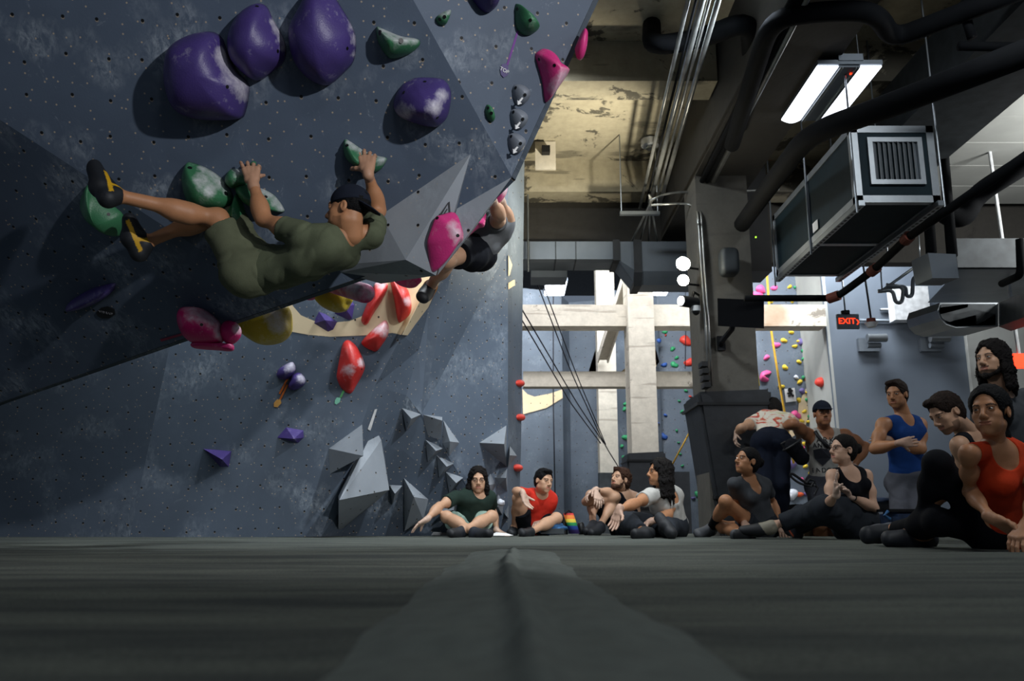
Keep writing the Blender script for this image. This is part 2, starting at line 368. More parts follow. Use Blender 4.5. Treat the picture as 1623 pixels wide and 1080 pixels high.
facets('wall_middle_recess', [Rc[2], fold, gnd(790, 9.15), Rc[1], Rc[0]], [(0, 1, 2, 3), (3, 2, 4)], 'wall_paint_shaded', .03, kind='structure')  # shade of the recess put into a darker copy of the wall paint
P3 = Pl(fold, c805t, gnd(790, 9.15)); P4 = Pl(Rc[1], fold, gnd(790, 9.15))
w5 = [c805b, c805t, at(806, 200, 8.8), at(832, 200, 9.4), at(829, 430, 9.5), at(826, 700, 9.7), gnd(822, 9.75)]
facets('wall_side', w5, [tuple(range(7))], 'far_paint', .03, kind='structure')
P5 = Pl(c805b, c805t, gnd(822, 9.75))
# far walls
fw = [(818, 19.0), (893, 19.4), (905, 20.0), (950, 19.8), (978, 19.2), (1050, 19.9), (1105, 19.8), (1240, 19.8)]
def col_(px, Y, z): d = Y*ct+(1.5)*st; return Vector(((px-CX)/FPX*d, Y, z))
FWP = []
for i in range(len(fw)-1):
    (a, ya), (b_, yb) = fw[i], fw[i+1]
    zt = 5.35 if a < 1000 else 6.6
    lean = -.35 if i in (0, 4) else 0
    FWP.append((a, b_, Pl(col_(a, ya, -.4), col_(b_, yb, -.4), col_(b_, yb+lean, zt))))
    facets('wall_far', [col_(a, ya, -.4), col_(b_, yb, -.4), col_(b_, yb+lean, zt), col_(a, ya+lean, zt)], [(0, 1, 2, 3)], 'far_paint', .05, kind='structure')
bm = bm_(); bx(bm, -9, 1.0, 20.3, 20.5, -.4, 5.0); link('wall_far_backing', bm, 'far_paint', kind='structure', uv=True)
PF = Pl(Vector((0, 19.6, 0)), Vector((1, 19.6, 0)), Vector((0, 19.6, 1)))
PG = Pl(Vector((0, 16.6, 0)), Vector((1, 16.6, 0)), Vector((0, 16.6, 1)))
facets('wall_right_climbing', [at(1120, 850, 16.6), at(1300, 850, 16.6), at(1300, 400, 16.6), at(1120, 400, 16.6)], [(0, 1, 2, 3)], 'far_paint', .05, kind='structure')
xp0, xp1 = at(1284, 640, 16.6), at(1326, 640, 15.2)
facets('wall_pilaster', [Vector((xp0.x, 16.6, -.4)), Vector((xp1.x, 15.2, -.4)), Vector((xp1.x-.12, 15.2, 6.6)), Vector((xp0.x-.15, 16.6, 6.6))], [(0, 1, 2, 3)], 'white_tile', .05, kind='structure')
PP = Pl(Vector((xp0.x, 16.6, -.4)), Vector((xp1.x, 15.2, -.4)), Vector((xp1.x-.12, 15.2, 6.6)))
facets('wall_right', [Vector((xp1.x, 15.2, -.4)), at(1556, 860, 15.2)+Vector((0, 0, -.6)), at(1530, 400, 15.2), at(1530, 300, 15.2)+Vector((0, 0, 1)), Vector((xp1.x-.14, 15.2, 6.6))], [(0, 1, 2, 3, 4)], 'right_paint', .05, kind='structure')
bm = bm_(); a = at(1533, 560, 15.15); bx(bm, a.x, a.x+2.2, 15.1, 15.2, -.4, 4.3); link('wall_right_return', bm, 'white_tile', kind='structure')
bm = bm_(); bx(bm, a.x+.9, 14, 11.0, 11.2, -.4, 4.7); link('wall_right_dark', bm, 'girder', kind='structure')
# beige painted shapes
decal('painted_band', P2, [(440, 480), (456, 525), (489, 531), (524, 534), (578, 532), (622, 528), (636, 531), (655, 500), (690, 432), (720, 372), (640, 372), (606, 420), (603, 450), (592, 480), (578, 500), (554, 509), (524, 512), (498, 509), (477, 500), (464, 485), (455, 460)], 'birch', kind='structure')
PS = Pl(Lc[3], Lc[4], Rc[4])
for q in range(1):
    decal('painted_band', PS, [(638, 531), (646, 532), (658, 515), (679, 487), (716, 404), (690, 430)], 'birch', kind='structure', off=.03)
decal('painted_arc', P5, [(806, 449), (814, 444), (828, 442), (828, 453), (815, 453), (806, 459)], 'birch', kind='structure', off=.01)
decal('painted_arc', P5, [(806, 405), (812, 420), (808, 436), (806, 438)], 'birch', kind='structure', off=.01)
PFF = Pl(col_(818, 19, -.4), col_(893, 19.4, -.4), col_(893, 19.05, 5.35))
decal('painted_arc', PFF, [(828, 617), (836, 625), (847, 629), (872, 624), (891, 617.5), (892, 631), (866, 647), (829, 657)], 'birch', kind='structure', off=.03)
for pts in ([(933, 589), (943, 556), (952, 533), (952, 589)], [(1036, 541), (1045, 574), (1040, 581), (1034, 584)], [(985, 589), (999, 577), (999, 589)]):
    bm = bm_(); Y = 18.9 if pts[0][0] < 1000 else 19.3
    f = bm.faces.new([bm.verts.new(at(x, y, Y)) for x, y in pts]); bmesh.ops.solidify(bm, geom=bm.faces[:], thickness=.02); link('painted_arc', bm, 'birch', uv=True, kind='structure')
decal('painted_panel', PG, [(1266, 640), (1279, 612), (1285, 600), (1285, 560), (1292, 530), (1294, 600), (1290, 625), (1283, 655), (1272, 690), (1262, 690)], 'birch', kind='structure', off=.02)
decal('painted_panel', PG, [(1238, 705), (1254, 680), (1260, 690)], 'birch', kind='structure', off=.02)
# ---- slabs and beams
bm = bm_(); bx(bm, -12, 14, -5, 11.2, 4.75, 5.0); link('ceiling', bm, 'peeling', kind='structure')
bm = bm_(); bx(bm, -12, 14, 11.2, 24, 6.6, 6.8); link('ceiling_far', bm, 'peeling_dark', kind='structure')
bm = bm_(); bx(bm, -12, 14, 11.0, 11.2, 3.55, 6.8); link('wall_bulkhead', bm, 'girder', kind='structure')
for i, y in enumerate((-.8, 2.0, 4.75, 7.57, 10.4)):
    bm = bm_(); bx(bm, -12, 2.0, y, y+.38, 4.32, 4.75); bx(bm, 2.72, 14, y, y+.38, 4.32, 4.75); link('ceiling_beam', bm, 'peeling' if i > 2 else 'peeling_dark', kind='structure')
bm = bm_(); bx(bm, 2.02, 2.7, -3, 11, 3.86, 4.75); link('ceiling_girder', bm, 'girder', kind='structure')
for y in (12.6, 15.4, 18.4):
    bm = bm_(); bx(bm, -9, 7, y, y+.35, 6.0, 6.6); link('ceiling_beam', bm, 'peeling', kind='structure')
# boards of the lit slab on the right
bm = bm_()
for k in range(12):
    y0 = 3.2+k*.62; bx(bm, 3.9, 9, y0, y0+.6, 4.24, 4.29)
link('ceiling_boards', bm, 'white_tile', kind='structure')
# ---- concrete columns and beams
a, b_ = at(1112, 500, 8.8), at(1196, 500, 8.8)
bm = bm_(); bx(bm, a.x, b_.x, 8.8, 9.4, -.4, 3.86); colm = link('column', bm, 'column_grey', kind='structure')
a2, b2 = at(996, 600, 15), at(1037, 600, 15)
bm = bm_(); bx(bm, a2.x, b2.x, 14.8, 15.4, -.4, 6.6); link('column', bm, 'beam_white', kind='structure')
a3, b3 = at(948, 600, 18), at(977, 600, 18)
bm = bm_(); bx(bm, a3.x, b3.x, 18, 18.4, -.4, 6.6); link('column', bm, 'beam_white', kind='structure')
zt, zb = at(900, 483, 15.05).z, at(900, 517, 15.05).z
bm = bm_(); bx(bm, at(806, 500, 15.05).x, at(1309, 500, 15.05).x, 15.05, 15.45, zb, zt); link('concrete_beam', bm, 'beam_white', kind='structure')
zt, zb = at(900, 589, 15.9).z, at(900, 613, 15.9).z
bm = bm_(); bx(bm, at(829, 500, 15.9).x, at(1160, 500, 15.9).x, 15.9, 16.2, zb, zt); link('concrete_beam', bm, 'beam_white', kind='structure')
# diagonal steel channel between the beams
p, q = at(1000, 430, 15.6), at(955, 570, 17.9); dr = (q-p).normalized(); sd = Vector((1, 0, 0)); up = dr.cross(sd).normalized()
bm = bm_()
for (s0, s1, u0, u1) in ((-.12, .12, -.02, .02), (-.12, -.09, -.1, .1), (.09, .12, -.1, .1)):
    hexa(bm, [p+sd*s0+up*u0, p+sd*s1+up*u0, p+sd*s1+up*u1, p+sd*s0+up*u1], [q+sd*s0+up*u0, q+sd*s1+up*u0, q+sd*s1+up*u1, q+sd*s0+up*u1])
link('steel_brace', bm, 'beam_white', label='diagonal steel channel brace crossing between the pale concrete beams', cat='brace', origin=False)
# ---- pads around the columns
def pad(x0, x1, y0, y1, z1, label, flare=0, mat='mat_vinyl'):
    bm = bm_(); t = .1
    lo = [Vector((x0-t+flare, y0-t, -.36)), Vector((x1+t-flare*.3, y0-t, -.36)), Vector((x1+t-flare*.3, y1+t, -.36)), Vector((x0-t+flare, y1+t, -.36))]
    hi = [Vector((x0-t, y0-t, z1-.03)), Vector((x1+t, y0-t, z1)), Vector((x1+t, y1+t, z1)), Vector((x0-t, y1+t, z1-.03))]
    hexa(bm, lo, hi)
    r = link('column_pad', bm, mat, bevel=.03, label=label, cat='pad', origin=True)
    c = (hi[0]+hi[1])/2; bm = bm_(); bx(bm, x0-t-.012, x1+t+.012, y0-t-.012, y1+t+.012, z1-.17, z1-.14); link('strap', bm, 'plastic_black', r)
    bm = bm_(); zc = .35; f2 = flare*(z1-zc)/(z1+.36); bx(bm, x0-t+f2-.01, x1+t+.012, y0-t-.012, y0, zc, zc+.03); link('seam', bm, 'plastic_black', r)
    return r
pad(a.x, b_.x, 8.8, 9.4, 1.47, 'tall black vinyl pad wrapped around the near dark concrete column', .22)
pad(a2.x, b2.x, 14.8, 15.4, 1.32, 'black vinyl pad wrapped around the pale middle column')
bm = bm_(); bx(bm, at(1065, 800, 15.3).x, at(1095, 800, 15.3).x, 15.3, 15.5, -.36, at(1080, 748, 15.3).z); link('wall_pad', bm, 'mat_vinyl', label='narrow dark pad leaning by far wall right of the long haired man', cat='pad')
bm = bm_(); bx(bm, at(950, 800, 17.8).x, at(976, 800, 17.8).x, 17.7, 17.95, -.36, at(960, 750, 17.8).z); link('wall_pad', bm, 'duct_dark', label='short grey pad at foot of the thinner rear column', cat='pad')
# ================================================================== HOLDS
def smooth_loop(P, n):
    m_ = len(P); out = []
    for i in range(n):
        t = i/n*m_; k = int(t); f = t-k
        p0, p1, p2, p3 = P[(k-1) % m_], P[k % m_], P[(k+1) % m_], P[(k+2) % m_]
        out.append(.5*((2*p1)+(p2-p0)*f+(2*p0-5*p1+4*p2-p3)*f*f+(3*p1-p0-3*p2+p3)*f**3))
    return out
def hold(name, pl, outline, apex, h, mat, label, cat='climbing hold', group=None, holes=(), chalk=(), power=2.2, rough=.0, ridge=None, n=48, off=0, hole_r=.009, smooth=True):
    P = [pl.hit(x, y, off-.004) for x, y in outline]; P = smooth_loop(P, n) if n else P
    A = pl.hit(*apex, off); ring_s = [1, .985, .95, .89, .8, .68, .54, .38, .2] if smooth else [1, .5]
    bm = bm_(); lay = bm.verts.layers.float.new('chalk'); prev = None; rings = []
    rg = None
    if ridge: r0, r1 = pl.hit(*ridge[0], off), pl.hit(*ridge[1], off); rd = (r1-r0).normalized()
    for s in ring_s:
        R = []
        for p in P:
            q = A+(p-A)*s
            if smooth:
                hh = h*(1-s**power)**(1/power*1.0) if power > 1 else h*(1-s)
            else: hh = h*(1-s)
            if ridge and s < 1:
                d = abs((q-r0).cross(rd).length); hh *= (1-.55*min(1, d/(h*2.2)))
            if rough and s < .99:
                hh += rough*noise.noise(q*9)+rough*.5*noise.noise(q*22)
            R.append(bm.verts.new(q+pl.n*max(hh, 0)))
        rings.append(R)
    c = bm.verts.new(A+pl.n*(h+(rough*noise.noise(A*9) if rough else 0)))
    m_ = len(P)
    for a_, b_ in zip(rings, rings[1:]):
        for k in range(m_): bm.faces.new((a_[k], a_[(k+1) % m_], b_[(k+1) % m_], b_[k]))
    for k in range(m_): bm.faces.new((rings[-1][k], rings[-1][(k+1) % m_], c))
    bm.faces.new(rings[0][::-1]); bmesh.ops.recalc_face_normals(bm, faces=bm.faces[:])
    for v in bm.verts:
        x, y = proj(v.co); f = 0
        for (cx, cy, cr_) in chalk:
            d = math.hypot(x-cx, y-cy)/(cr_*1.6); f = max(f, 1-d*d) if d < 1 else f
        v[lay] = f*1.1
    bvh = BVHTree.FromBMesh(bm)
    o = link(name, bm, mat, label=label, cat=cat, group=group, smooth=smooth)
    for hx_, hy_ in holes:
        hp, hn, _, _ = bvh.ray_cast(O, ray(hx_, hy_).normalized())
        if hp is None: continue
        if hn.dot(O-hp) < 0: hn = -hn
        b2 = bm_(); cyl(b2, hp-hn*.004, hp+hn*.0015, hole_r, 16); link('bolt_hole', b2, 'plastic_black', o)
    return o
C1 = lambda p: mp(100, 200, 3.857, p)
C2 = lambda p: mp(400, 200, 3.6, p)
C3 = lambda p: mp(0, 0, 2.798, p)
C4 = lambda p: mp(560, 0, 3.375, p)
C5 = lambda p: mp(0, 400, 2.348, p)
C6 = lambda p: mp(400, 420, 3.376, p)
C7 = lambda p: mp(480, 600, 4.0, p)
hold('purple_hold', PA, C3([(760, 230), (800, 180), (870, 148), (940, 140), (985, 165), (1005, 210), (1030, 270), (1060, 320), (1105, 375), (1105, 430), (1090, 500), (1070, 525), (1000, 532), (880, 525), (800, 490), (765, 420), (750, 330)]), C3([(930, 320)])[0], .26, 'hold_purple',
     'largest glossy purple hold, leftmost of the upper trio, with a broad chalk streak', holes=C3([(1008, 385)]), chalk=[(358, 95, 14), (366, 110, 15), (374, 124, 15), (382, 138, 14), (385, 150, 12), (350, 85, 9)], power=2.4)
hold('purple_hold', PA, C3([(1140, 15), (1185, 30), (1215, 90), (1250, 150), (1270, 210), (1262, 270), (1215, 315), (1160, 355), (1120, 350), (1070, 310), (1030, 260), (1017, 190), (1030, 120), (1075, 50)]), C3([(1140, 200)])[0], .2, 'hold_purple',
     'middle purple hold of the upper trio, kite shaped with chalky right edge', holes=C3([(1140, 28), (1232, 227)]), chalk=[(434, 35, 6), (440, 48, 7), (447, 62, 7), (451, 76, 6)], power=2.0)
hold('purple_hold', PA, C3([(1420, -70), (1480, -20), (1510, 25), (1560, 110), (1580, 180), (1570, 270), (1520, 330), (1460, 378), (1410, 370), (1350, 330), (1305, 260), (1287, 180), (1290, 110), (1330, 30), (1370, -40)]), C3([(1430, 190)])[0], .22, 'hold_purple',
     'right purple hold of the upper trio, cut by the top of the photo', holes=C3([(1540, 215)]), chalk=[(558, 42, 7), (563, 62, 7), (561, 85, 6)], power=2.0)
hold('purple_hold', PA, C4([(300, 430), (340, 415), (430, 415), (490, 430), (520, 480), (522, 540), (505, 620), (470, 665), (430, 680), (330, 660), (245, 620), (215, 570), (225, 510), (260, 455)]), C4([(430, 570)])[0], .22, 'hold_purple',
     'rounded purple hold alone on the overhang right of centre, casting a dark shadow', holes=C4([(382, 437), (270, 495), (450, 630)]), chalk=[(700, 150, 9), (690, 170, 10), (640, 178, 12)], power=1.6)
hold('purple_hold', PR, C4([(620, -60), (780, -60), (775, -10), (765, 20), (750, 50), (715, 70), (680, 55), (650, 20), (630, -10)]), C4([(710, 5)])[0], .16, 'hold_purple',
     'purple hold at top edge of the photo above the small green triangle', power=1.8)
hold('green_hold', PA, C4([(125, 145), (150, 150), (250, 192), (330, 205), (357, 220), (350, 250), (300, 290), (220, 315), (180, 300), (140, 240), (126, 190)]), C4([(215, 215)])[0], .13, 'hold_green',
     'half moon green hold high on the overhang right of the purple trio', holes=C4([(255, 218), (142, 175)]), chalk=[(620, 52, 9), (632, 58, 9), (645, 60, 9), (655, 62, 8), (608, 46, 7)], power=1.7, hole_r=.013)
hold('green_hold', PA, C1([(738, 280), (760, 222), (800, 225), (880, 255), (950, 300), (1000, 350), (1035, 410), (1040, 450), (1010, 490), (930, 515), (850, 510), (780, 470), (745, 380), (735, 320)]), C1([(900, 380)])[0], .17, 'hold_green',
     'large oval green hold behind the knee of the main climber', holes=C1([(775, 255), (995, 412)]), chalk=[(325, 265, 9), (340, 275, 10), (352, 288, 10), (362, 300, 9), (318, 285, 12), (333, 300, 10)], power=1.9, hole_r=.012)
hold('green_hold', PA, C1([(1060, 410), (1090, 450), (1115, 520), (1120, 600), (1080, 590), (1040, 560), (1000, 520), (1035, 470)]), C1([(1080, 520)])[0], .14, 'hold_green',
     'green wedge hold tucked under the large oval green hold', power=1.5)
hold('green_hold', PA, C1([(1055, 370), (1075, 340), (1120, 350), (1200, 375), (1260, 400), (1310, 440), (1355, 510), (1340, 525), (1270, 515), (1180, 500), (1110, 460), (1070, 410)]), C1([(1180, 430)])[0], .13, 'hold_green',
     'long green hold under the left forearm of the main climber', holes=C1([(1240, 432)]), chalk=[(418, 300, 8), (427, 308, 8), (438, 318, 8), (445, 328, 7)], power=1.7)
hold('green_hold', PA, C1([(1150, 225), (1165, 213), (1182, 222), (1182, 260), (1170, 290), (1140, 280)]), C1([(1165, 245)])[0], .04, 'hold_green',
     'small green hold just right of the left hand of the main climber', holes=C1([(1165, 240)]))
hold('green_hold', PA, C1([(1000, 330), (1020, 270), (1060, 260), (1120, 275), (1130, 340), (1080, 365), (1040, 375)]), C1([(1070, 300)])[0], .11, 'hold_green',
     'dark green hold gripped by the left hand of the main climber', chalk=[(378, 270, 8)])
hold('green_hold', PA, C2([(520, 95), (535, 73), (580, 100), (640, 140), (700, 165), (765, 180), (760, 210), (730, 250), (690, 265), (640, 260), (580, 220), (535, 180), (522, 140)]), C2([(620, 190)])[0], .12, 'hold_green',
     'half moon green hold gripped by the right hand of the main climber', holes=C2([(540, 110)]), chalk=[(562, 230, 8), (574, 237, 8), (590, 246, 8), (604, 252, 8), (555, 226, 6)], power=1.7)
hold('green_hold', PD, C1([(125, 410), (160, 350), (200, 400), (330, 500), (370, 540), (385, 600), (370, 660), (300, 640), (220, 580), (150, 520), (118, 460)]), C1([(270, 540)])[0], .12, 'hold_green',
     'large shaded green hold under both feet of the main climber', holes=C1([(278, 540)]), power=1.8)
hold('purple_hold', PD, C5([(250, 210), (265, 180), (330, 140), (390, 120), (432, 115), (420, 145), (370, 180), (300, 205)]), C5([(345, 165)])[0], .08, 'hold_purple',
     'long dark purple hold in the shade low on the left overhang', ridge=C5([(250, 212), (430, 130)]))
# right facet holds
hold('green_hold', PR, C4([(865, 25), (885, 35), (940, 80), (985, 140), (980, 165), (940, 190), (900, 185), (870, 150), (862, 90)]), C4([(915, 125)])[0], .12, 'hold_green',
     'green teardrop hold at top of the right facet above the TOP tag', holes=C4([(876, 48), (947, 108)]), power=1.7)
hold('green_hold', PR, C4([(440, 95), (470, 70), (516, 55), (512, 90), (490, 135), (460, 135), (443, 115)]), C4([(480, 98)])[0], .06, 'hold_green',
     'small triangular green hold at the top left of the right facet', holes=C4([(488, 90), (462, 104)]), chalk=[(700, 20, 6), (710, 18, 5)])
hold('green_hold', PR, C4([(705, 575), (715, 560), (735, 575), (752, 620), (750, 645), (735, 655), (715, 635), (703, 605)]), C4([(728, 608)])[0], .05, 'hold_green',
     'small oval green hold on the right facet near the crease', holes=C4([(720, 578), (738, 606)]))
hold('pink_hold', PR, C4([(970, 300), (985, 275), (1015, 262), (1050, 280), (1080, 330), (1140, 375), (1130, 410), (1090, 470), (1033, 548), (1018, 520), (1010, 450), (990, 370)]), C4([(1060, 390)])[0], .14, 'hold_pink',
     'pink tooth shaped hold on right edge of the overhang', holes=C4([(1076, 350), (993, 318)]), chalk=[(880, 140, 10), (893, 118, 9), (886, 128, 9)], power=1.8)
for i, t in enumerate(('topmost', 'middle', 'lowest')):
    dx, dy = -12*i, 130*i
    o = hold('grey_hold', PR, C4([(x+dx, y+dy) for x, y in [(850, 470), (865, 453), (900, 455), (935, 480), (942, 510), (925, 545), (895, 567), (865, 555), (850, 515)]]), C4([(893+dx, 505+dy)])[0], .07, 'hold_grey',
         t+' of three small grey holds with white arrows on the right facet', group='three grey arrow holds in a column', holes=C4([(918+dx, 508+dy), (868+dx, 470+dy)]), power=1.8)
    bm = bm_(); a_ = C4([(912+dx, 522+dy), (905+dx, 517+dy), (885+dx, 541+dy), (878+dx, 536+dy), (880+dx, 562+dy), (902+dx, 553+dy), (893+dx, 547+dy)])
    f = bm.faces.new([bm.verts.new(PR.hit(x, y, .058)) for x, y in a_]); bm.normal_update(); bmesh.ops.solidify(bm, geom=bm.faces[:], thickness=.014); link('arrow_mark', bm, 'white_mark', o)
decal('tape_strip', PR, C4([(875, 165), (886, 168), (829, 350), (819, 345)]), 'tape_purple', label='purple tape strip between green teardrop hold and the TOP tag', cat='tape', off=.002, t=.002)
tg = decal('route_tag', PR, C4([(785, 370), (795, 345), (815, 338), (830, 355), (828, 400), (805, 416), (790, 400)]), 'tag_purple', label='purple route tag reading TOP in white', cat='route tag', off=.006, t=.003)
c = PR.hit(*C4([(808, 377)])[0], .008)
text('lettering', 'TOP', c, PR.hit(*C4([(828, 385)])[0], .008)-PR.hit(*C4([(790, 365)])[0], .008), PR.hit(*C4([(818, 350)])[0], .008)-c, .027, 'white_mark', tg)
# ---- big grey volumes at the prow
def volume(pl_pts, ap_pts, mat, label, name='wall_volume', cat='volume', group=None, holes=()):
    bm = bm_(); hull(bm, [Vector(p) for p in pl_pts+ap_pts]); return link(name, bm, mat, label=label, cat=cat, group=group, uv=True)
V = PA.hit
aA = PA.hit(692, 437, .28)
volume([V(746, 244), V(604, 341), V(535, 420, .0), V(724, 330), V(540, 432)], [PA.hit(643, 412, .22), PA.hit(691, 437, .22), PA.hit(722, 332, .05), PA.hit(604, 450, -.1)], 'volume_paint',
       'large pointed grey volume on the prow right of the main climber')
e0 = PR.hit(811, 281)
volume([e0, V(724, 331, .03), V(700, 400)], [PA.hit(693, 437, .2), at(728, 392, 4.5), at(811, 283, 4.75), at(745, 372, 4.85)], 'volume_paint', 'narrow grey wedge volume along the lower right edge of the prow')
# small climbing gym mark on the volume
vol_ = [o for o in COL.objects if o.get('label', '').startswith('large pointed grey')][0]
bv = BVHTree.FromPolygons([v.co+vol_.location for v in vol_.data.vertices], [tuple(p.vertices) for p in vol_.data.polygons])
bm = bm_()
for tri in ([(1066, 507), (1116, 436), (1124, 431), (1078, 510)], [(1116, 436), (1126, 431), (1130, 500), (1121, 500)], [(1086, 506), (1110, 470), (1114, 476), (1094, 507)]):
    pts = []
    for x, y in C2(tri):
        hp_, hn_, _, _ = bv.ray_cast(O, ray(x, y).normalized())
        if hp_ is None: break
        if hn_.dot(O-hp_) < 0: hn_ = -hn_
        pts.append(hp_+hn_*.004)
    if len(pts) == 4: bm.faces.new([bm.verts.new(p) for p in pts])
link('painted_mark', bm, 'tag_dark', vol_)
hp = Pl(V(700, 385, .16), V(712, 345, .12), V(728, 372, .1))
hold('pink_hold', hp, C2([(1045, 520), (1080, 505), (1148, 490), (1170, 540), (1187, 600), (1180, 660), (1140, 690), (1100, 750), (1060, 810), (1020, 838), (1010, 780), (1000, 700), (998, 650), (1020, 580)]), C2([(1120, 620)])[0], .13, 'hold_pink',
     'large pink hold with chalky round end on the grey prow volume', holes=C2([(1172, 625), (1055, 525)]), chalk=[(722, 372, 10), (718, 360, 8), (726, 380, 6)], power=1.5)
# pink holds beyond the prow edge
PE = Pl(at(790, 330, 4.85), at(705, 430, 4.85), at(790, 330, 5.6))
PX = Pl(Vector((0, 5.05, 0)), Vector((1, 5.05, 0)), Vector((0, 5.05, 1)))
hold('pink_hold', PX, C2([(1455, 330), (1452, 380), (1420, 430), (1380, 462), (1355, 465), (1390, 420), (1430, 350)]), C2([(1415, 415)])[0], .1, 'hold_pink', 'pink hold gripped by the second climber beyond the prow edge', chalk=[(800, 300, 8)])
hold('pink_hold', PX, C2([(1330, 495), (1325, 570), (1290, 585), (1240, 625), (1190, 680), (1175, 690), (1210, 620), (1270, 550)]), C2([(1275, 580)])[0], .09, 'hold_pink', 'long thin pink hold between prow edge and the second climber')
PY = Pl(Vector((0, 4.2, 0)), Vector((1, 4.2, 0)), Vector((0, 4.2, 1)))
PR2 = Pl(PR.hit(905, 60), PR.hit(880, 120), PR.hit(905, 60)+Vector((.3, .6, .05)))
hold('pink_hold', Pl(PR.hit(905, 60), PR.hit(905, 60)+Vector((.0, .0, 1)), PR.hit(905, 60)+Vector((1, .15, 0))), C4([(1188, 250), (1225, 170), (1245, 190), (1247, 240), (1235, 300), (1215, 322), (1195, 310), (1186, 275)]), C4([(1215, 250)])[0], .08, 'hold_pink',
     'pink hold sticking out past the upper right edge of the overhang', rough=.02)
# holds on the lip
PL = Pl(PD.hit(240, 545), PD.hit(430, 485), PD.hit(240, 545)+Vector((0, .3, 1)))
lip_pt = PA.hit(430, 490)
def blob(name, c, r, mat, label, rot=0, off=(), chalk=(), cat='climbing hold', nz=.02):
    bm = bm_(); lay = bm.verts.layers.float.new('chalk'); bmesh.ops.create_icosphere(bm, subdivisions=4, radius=1)
    R = Matrix.Rotation(rot, 3, 'Y')
    for v in bm.verts:
        q = v.co.copy(); s = 1+nz*10*noise.noise(q*1.3+Vector(c))
        q = Vector((q.x*r[0], q.y*r[1], q.z*r[2]))*s
        v.co = R @ q+Vector(c); x, y = proj(v.co); f = 0
        for (cx, cy, cr_) in chalk:
            d = math.hypot(x-cx, y-cy)/(cr_*1.6); f = max(f, 1-d*d) if d < 1 else f
        v[lay] = f*1.1
    return link(name, bm, mat, label=label, cat=cat, smooth=True)
PLp = Pl(PD.hit(280, 530), PD.hit(400, 495), PD.hit(250, 470)); yb = PD.hit(320, 520).y
PV = Pl(Vector((0, yb-.16, 0)), Vector((1, yb-.16, 0)), Vector((0, yb-.1, 1)))
o = hold('pink_hold', PV, C5([(668, 250), (690, 215), (760, 215), (810, 250), (833, 290), (830, 335), (780, 345), (710, 335), (680, 300)]), C5([(745, 285)])[0], .17, 'hold_magenta',
     'lumpy pink hold wrapped over the lip below the main climber', holes=C5([(750, 270)]), chalk=[(305, 497, 12), (322, 499, 12), (338, 506, 11), (349, 518, 10), (352, 530, 9)], rough=.02)
hold('pink_hold', PV, C5([(832, 270), (870, 258), (897, 285), (893, 320), (860, 345), (830, 325)]), C5([(862, 300)])[0], .09, 'hold_magenta', 'small pink lump hold right of the lumpy pink lip hold', chalk=[(378, 522, 8)], rough=.03, off=-.02)
hold('pink_hold', PV, C5([(715, 340), (790, 340), (835, 345), (868, 345), (865, 368), (810, 366), (725, 358)]), C5([(800, 353)])[0], .06, 'hold_magenta', 'flat pink lump hold below the lumpy pink lip hold', rough=.02, off=-.02)
decal('tape_strip', PD, C5([(595, 325), (690, 298), (692, 306), (600, 333)]), 'tape_pink', label='dull pink tape strip on the dark lip left of the pink lumps', cat='tape', off=.006, t=.002)
tg = decal('route_tag', PD, C5([(358, 225), (375, 208), (400, 202), (425, 212), (428, 232), (405, 247), (380, 247), (362, 238)]), 'tag_dark', label='dark hexagonal grade tag in the shade reading V10 & UP', cat='route tag', off=.006, t=.003)
c = PD.hit(*C5([(394, 226)])[0], .008); text('lettering', 'V10 & UP', c, PD.hit(*C5([(425, 232)])[0], .008)-c, PD.hit(*C5([(396, 200)])[0], .008)-c, .023, 'text_grey', tg)
blob('yellow_hold', at(418, 506, yb+.5), (.20, .17, .16), 'hold_yellow', 'big round yellow hold hanging below the lip with chalk streak', rot=.2, chalk=[(436, 500, 13), (440, 515, 12), (430, 490, 10)])
blob('yellow_hold', at(527, 470, 5.35), (.14, .11, .09), 'hold_yellow', 'yellow hold below the lip beneath the pink tube hold', rot=.5)
def capsule(name, a_, b_, r, mat, label, chalk=(), r2=None):
    d = (b_-a_).normalized(); bm = bm_(); r2 = r2 or r
    pts = [a_-d*0.0, a_+(b_-a_)*.5, b_-d*.012, b_]
    u = d.orthogonal().normalized(); v_ = d.cross(u); lay = bm.verts.layers.float.new('chalk'); rings = []
    prof = [(0, .8), (.03, 1), (.5, 1), (.94, 1), (.985, .96), (1, .86), (1.0, .4)]
    for t, s in prof:
        c_ = a_+(b_-a_)*t; rr_ = (r+(r2-r)*t)*s
        rings.append([bm.verts.new(c_+(u*math.cos(k*math.pi/16)+v_*math.sin(k*math.pi/16))*rr_) for k in range(32)])
    for x, y in zip(rings, rings[1:]):
        for k in range(32): bm.faces.new((x[k], x[(k+1) % 32], y[(k+1) % 32], y[k]))
    bm.faces.new(rings[0][::-1]); bm.faces.new(rings[-1])
    for v in bm.verts:
        x, y = proj(v.co); f = 0
        for (cx, cy, cr_) in chalk:
            dd = math.hypot(x-cx, y-cy)/(cr_*1.6); f = max(f, 1-dd*dd) if dd < 1 else f
        v[lay] = f*1.1
    return link(name, bm, mat, label=label, cat='climbing hold', smooth=True)
capsule('pink_hold', at(508, 445, 5.3), at(581, 466, 4.75), .055, 'hold_magenta', 'pink tube shaped hold with chalked flat end hanging under the prow', r2=.058, chalk=[(560, 452, 22), (545, 448, 14), (582, 466, 9)])
blob('magenta_hold', at(645, 441, 4.95), (.09, .09, .055), 'hold_magenta', 'round magenta hold under the tip of the grey prow volume', rot=.15)
blob('magenta_hold', at(490, 468, 5.3), (.05, .05, .03), 'hold_magenta', 'tiny magenta hold peeking below the lip left of the yellow hold')
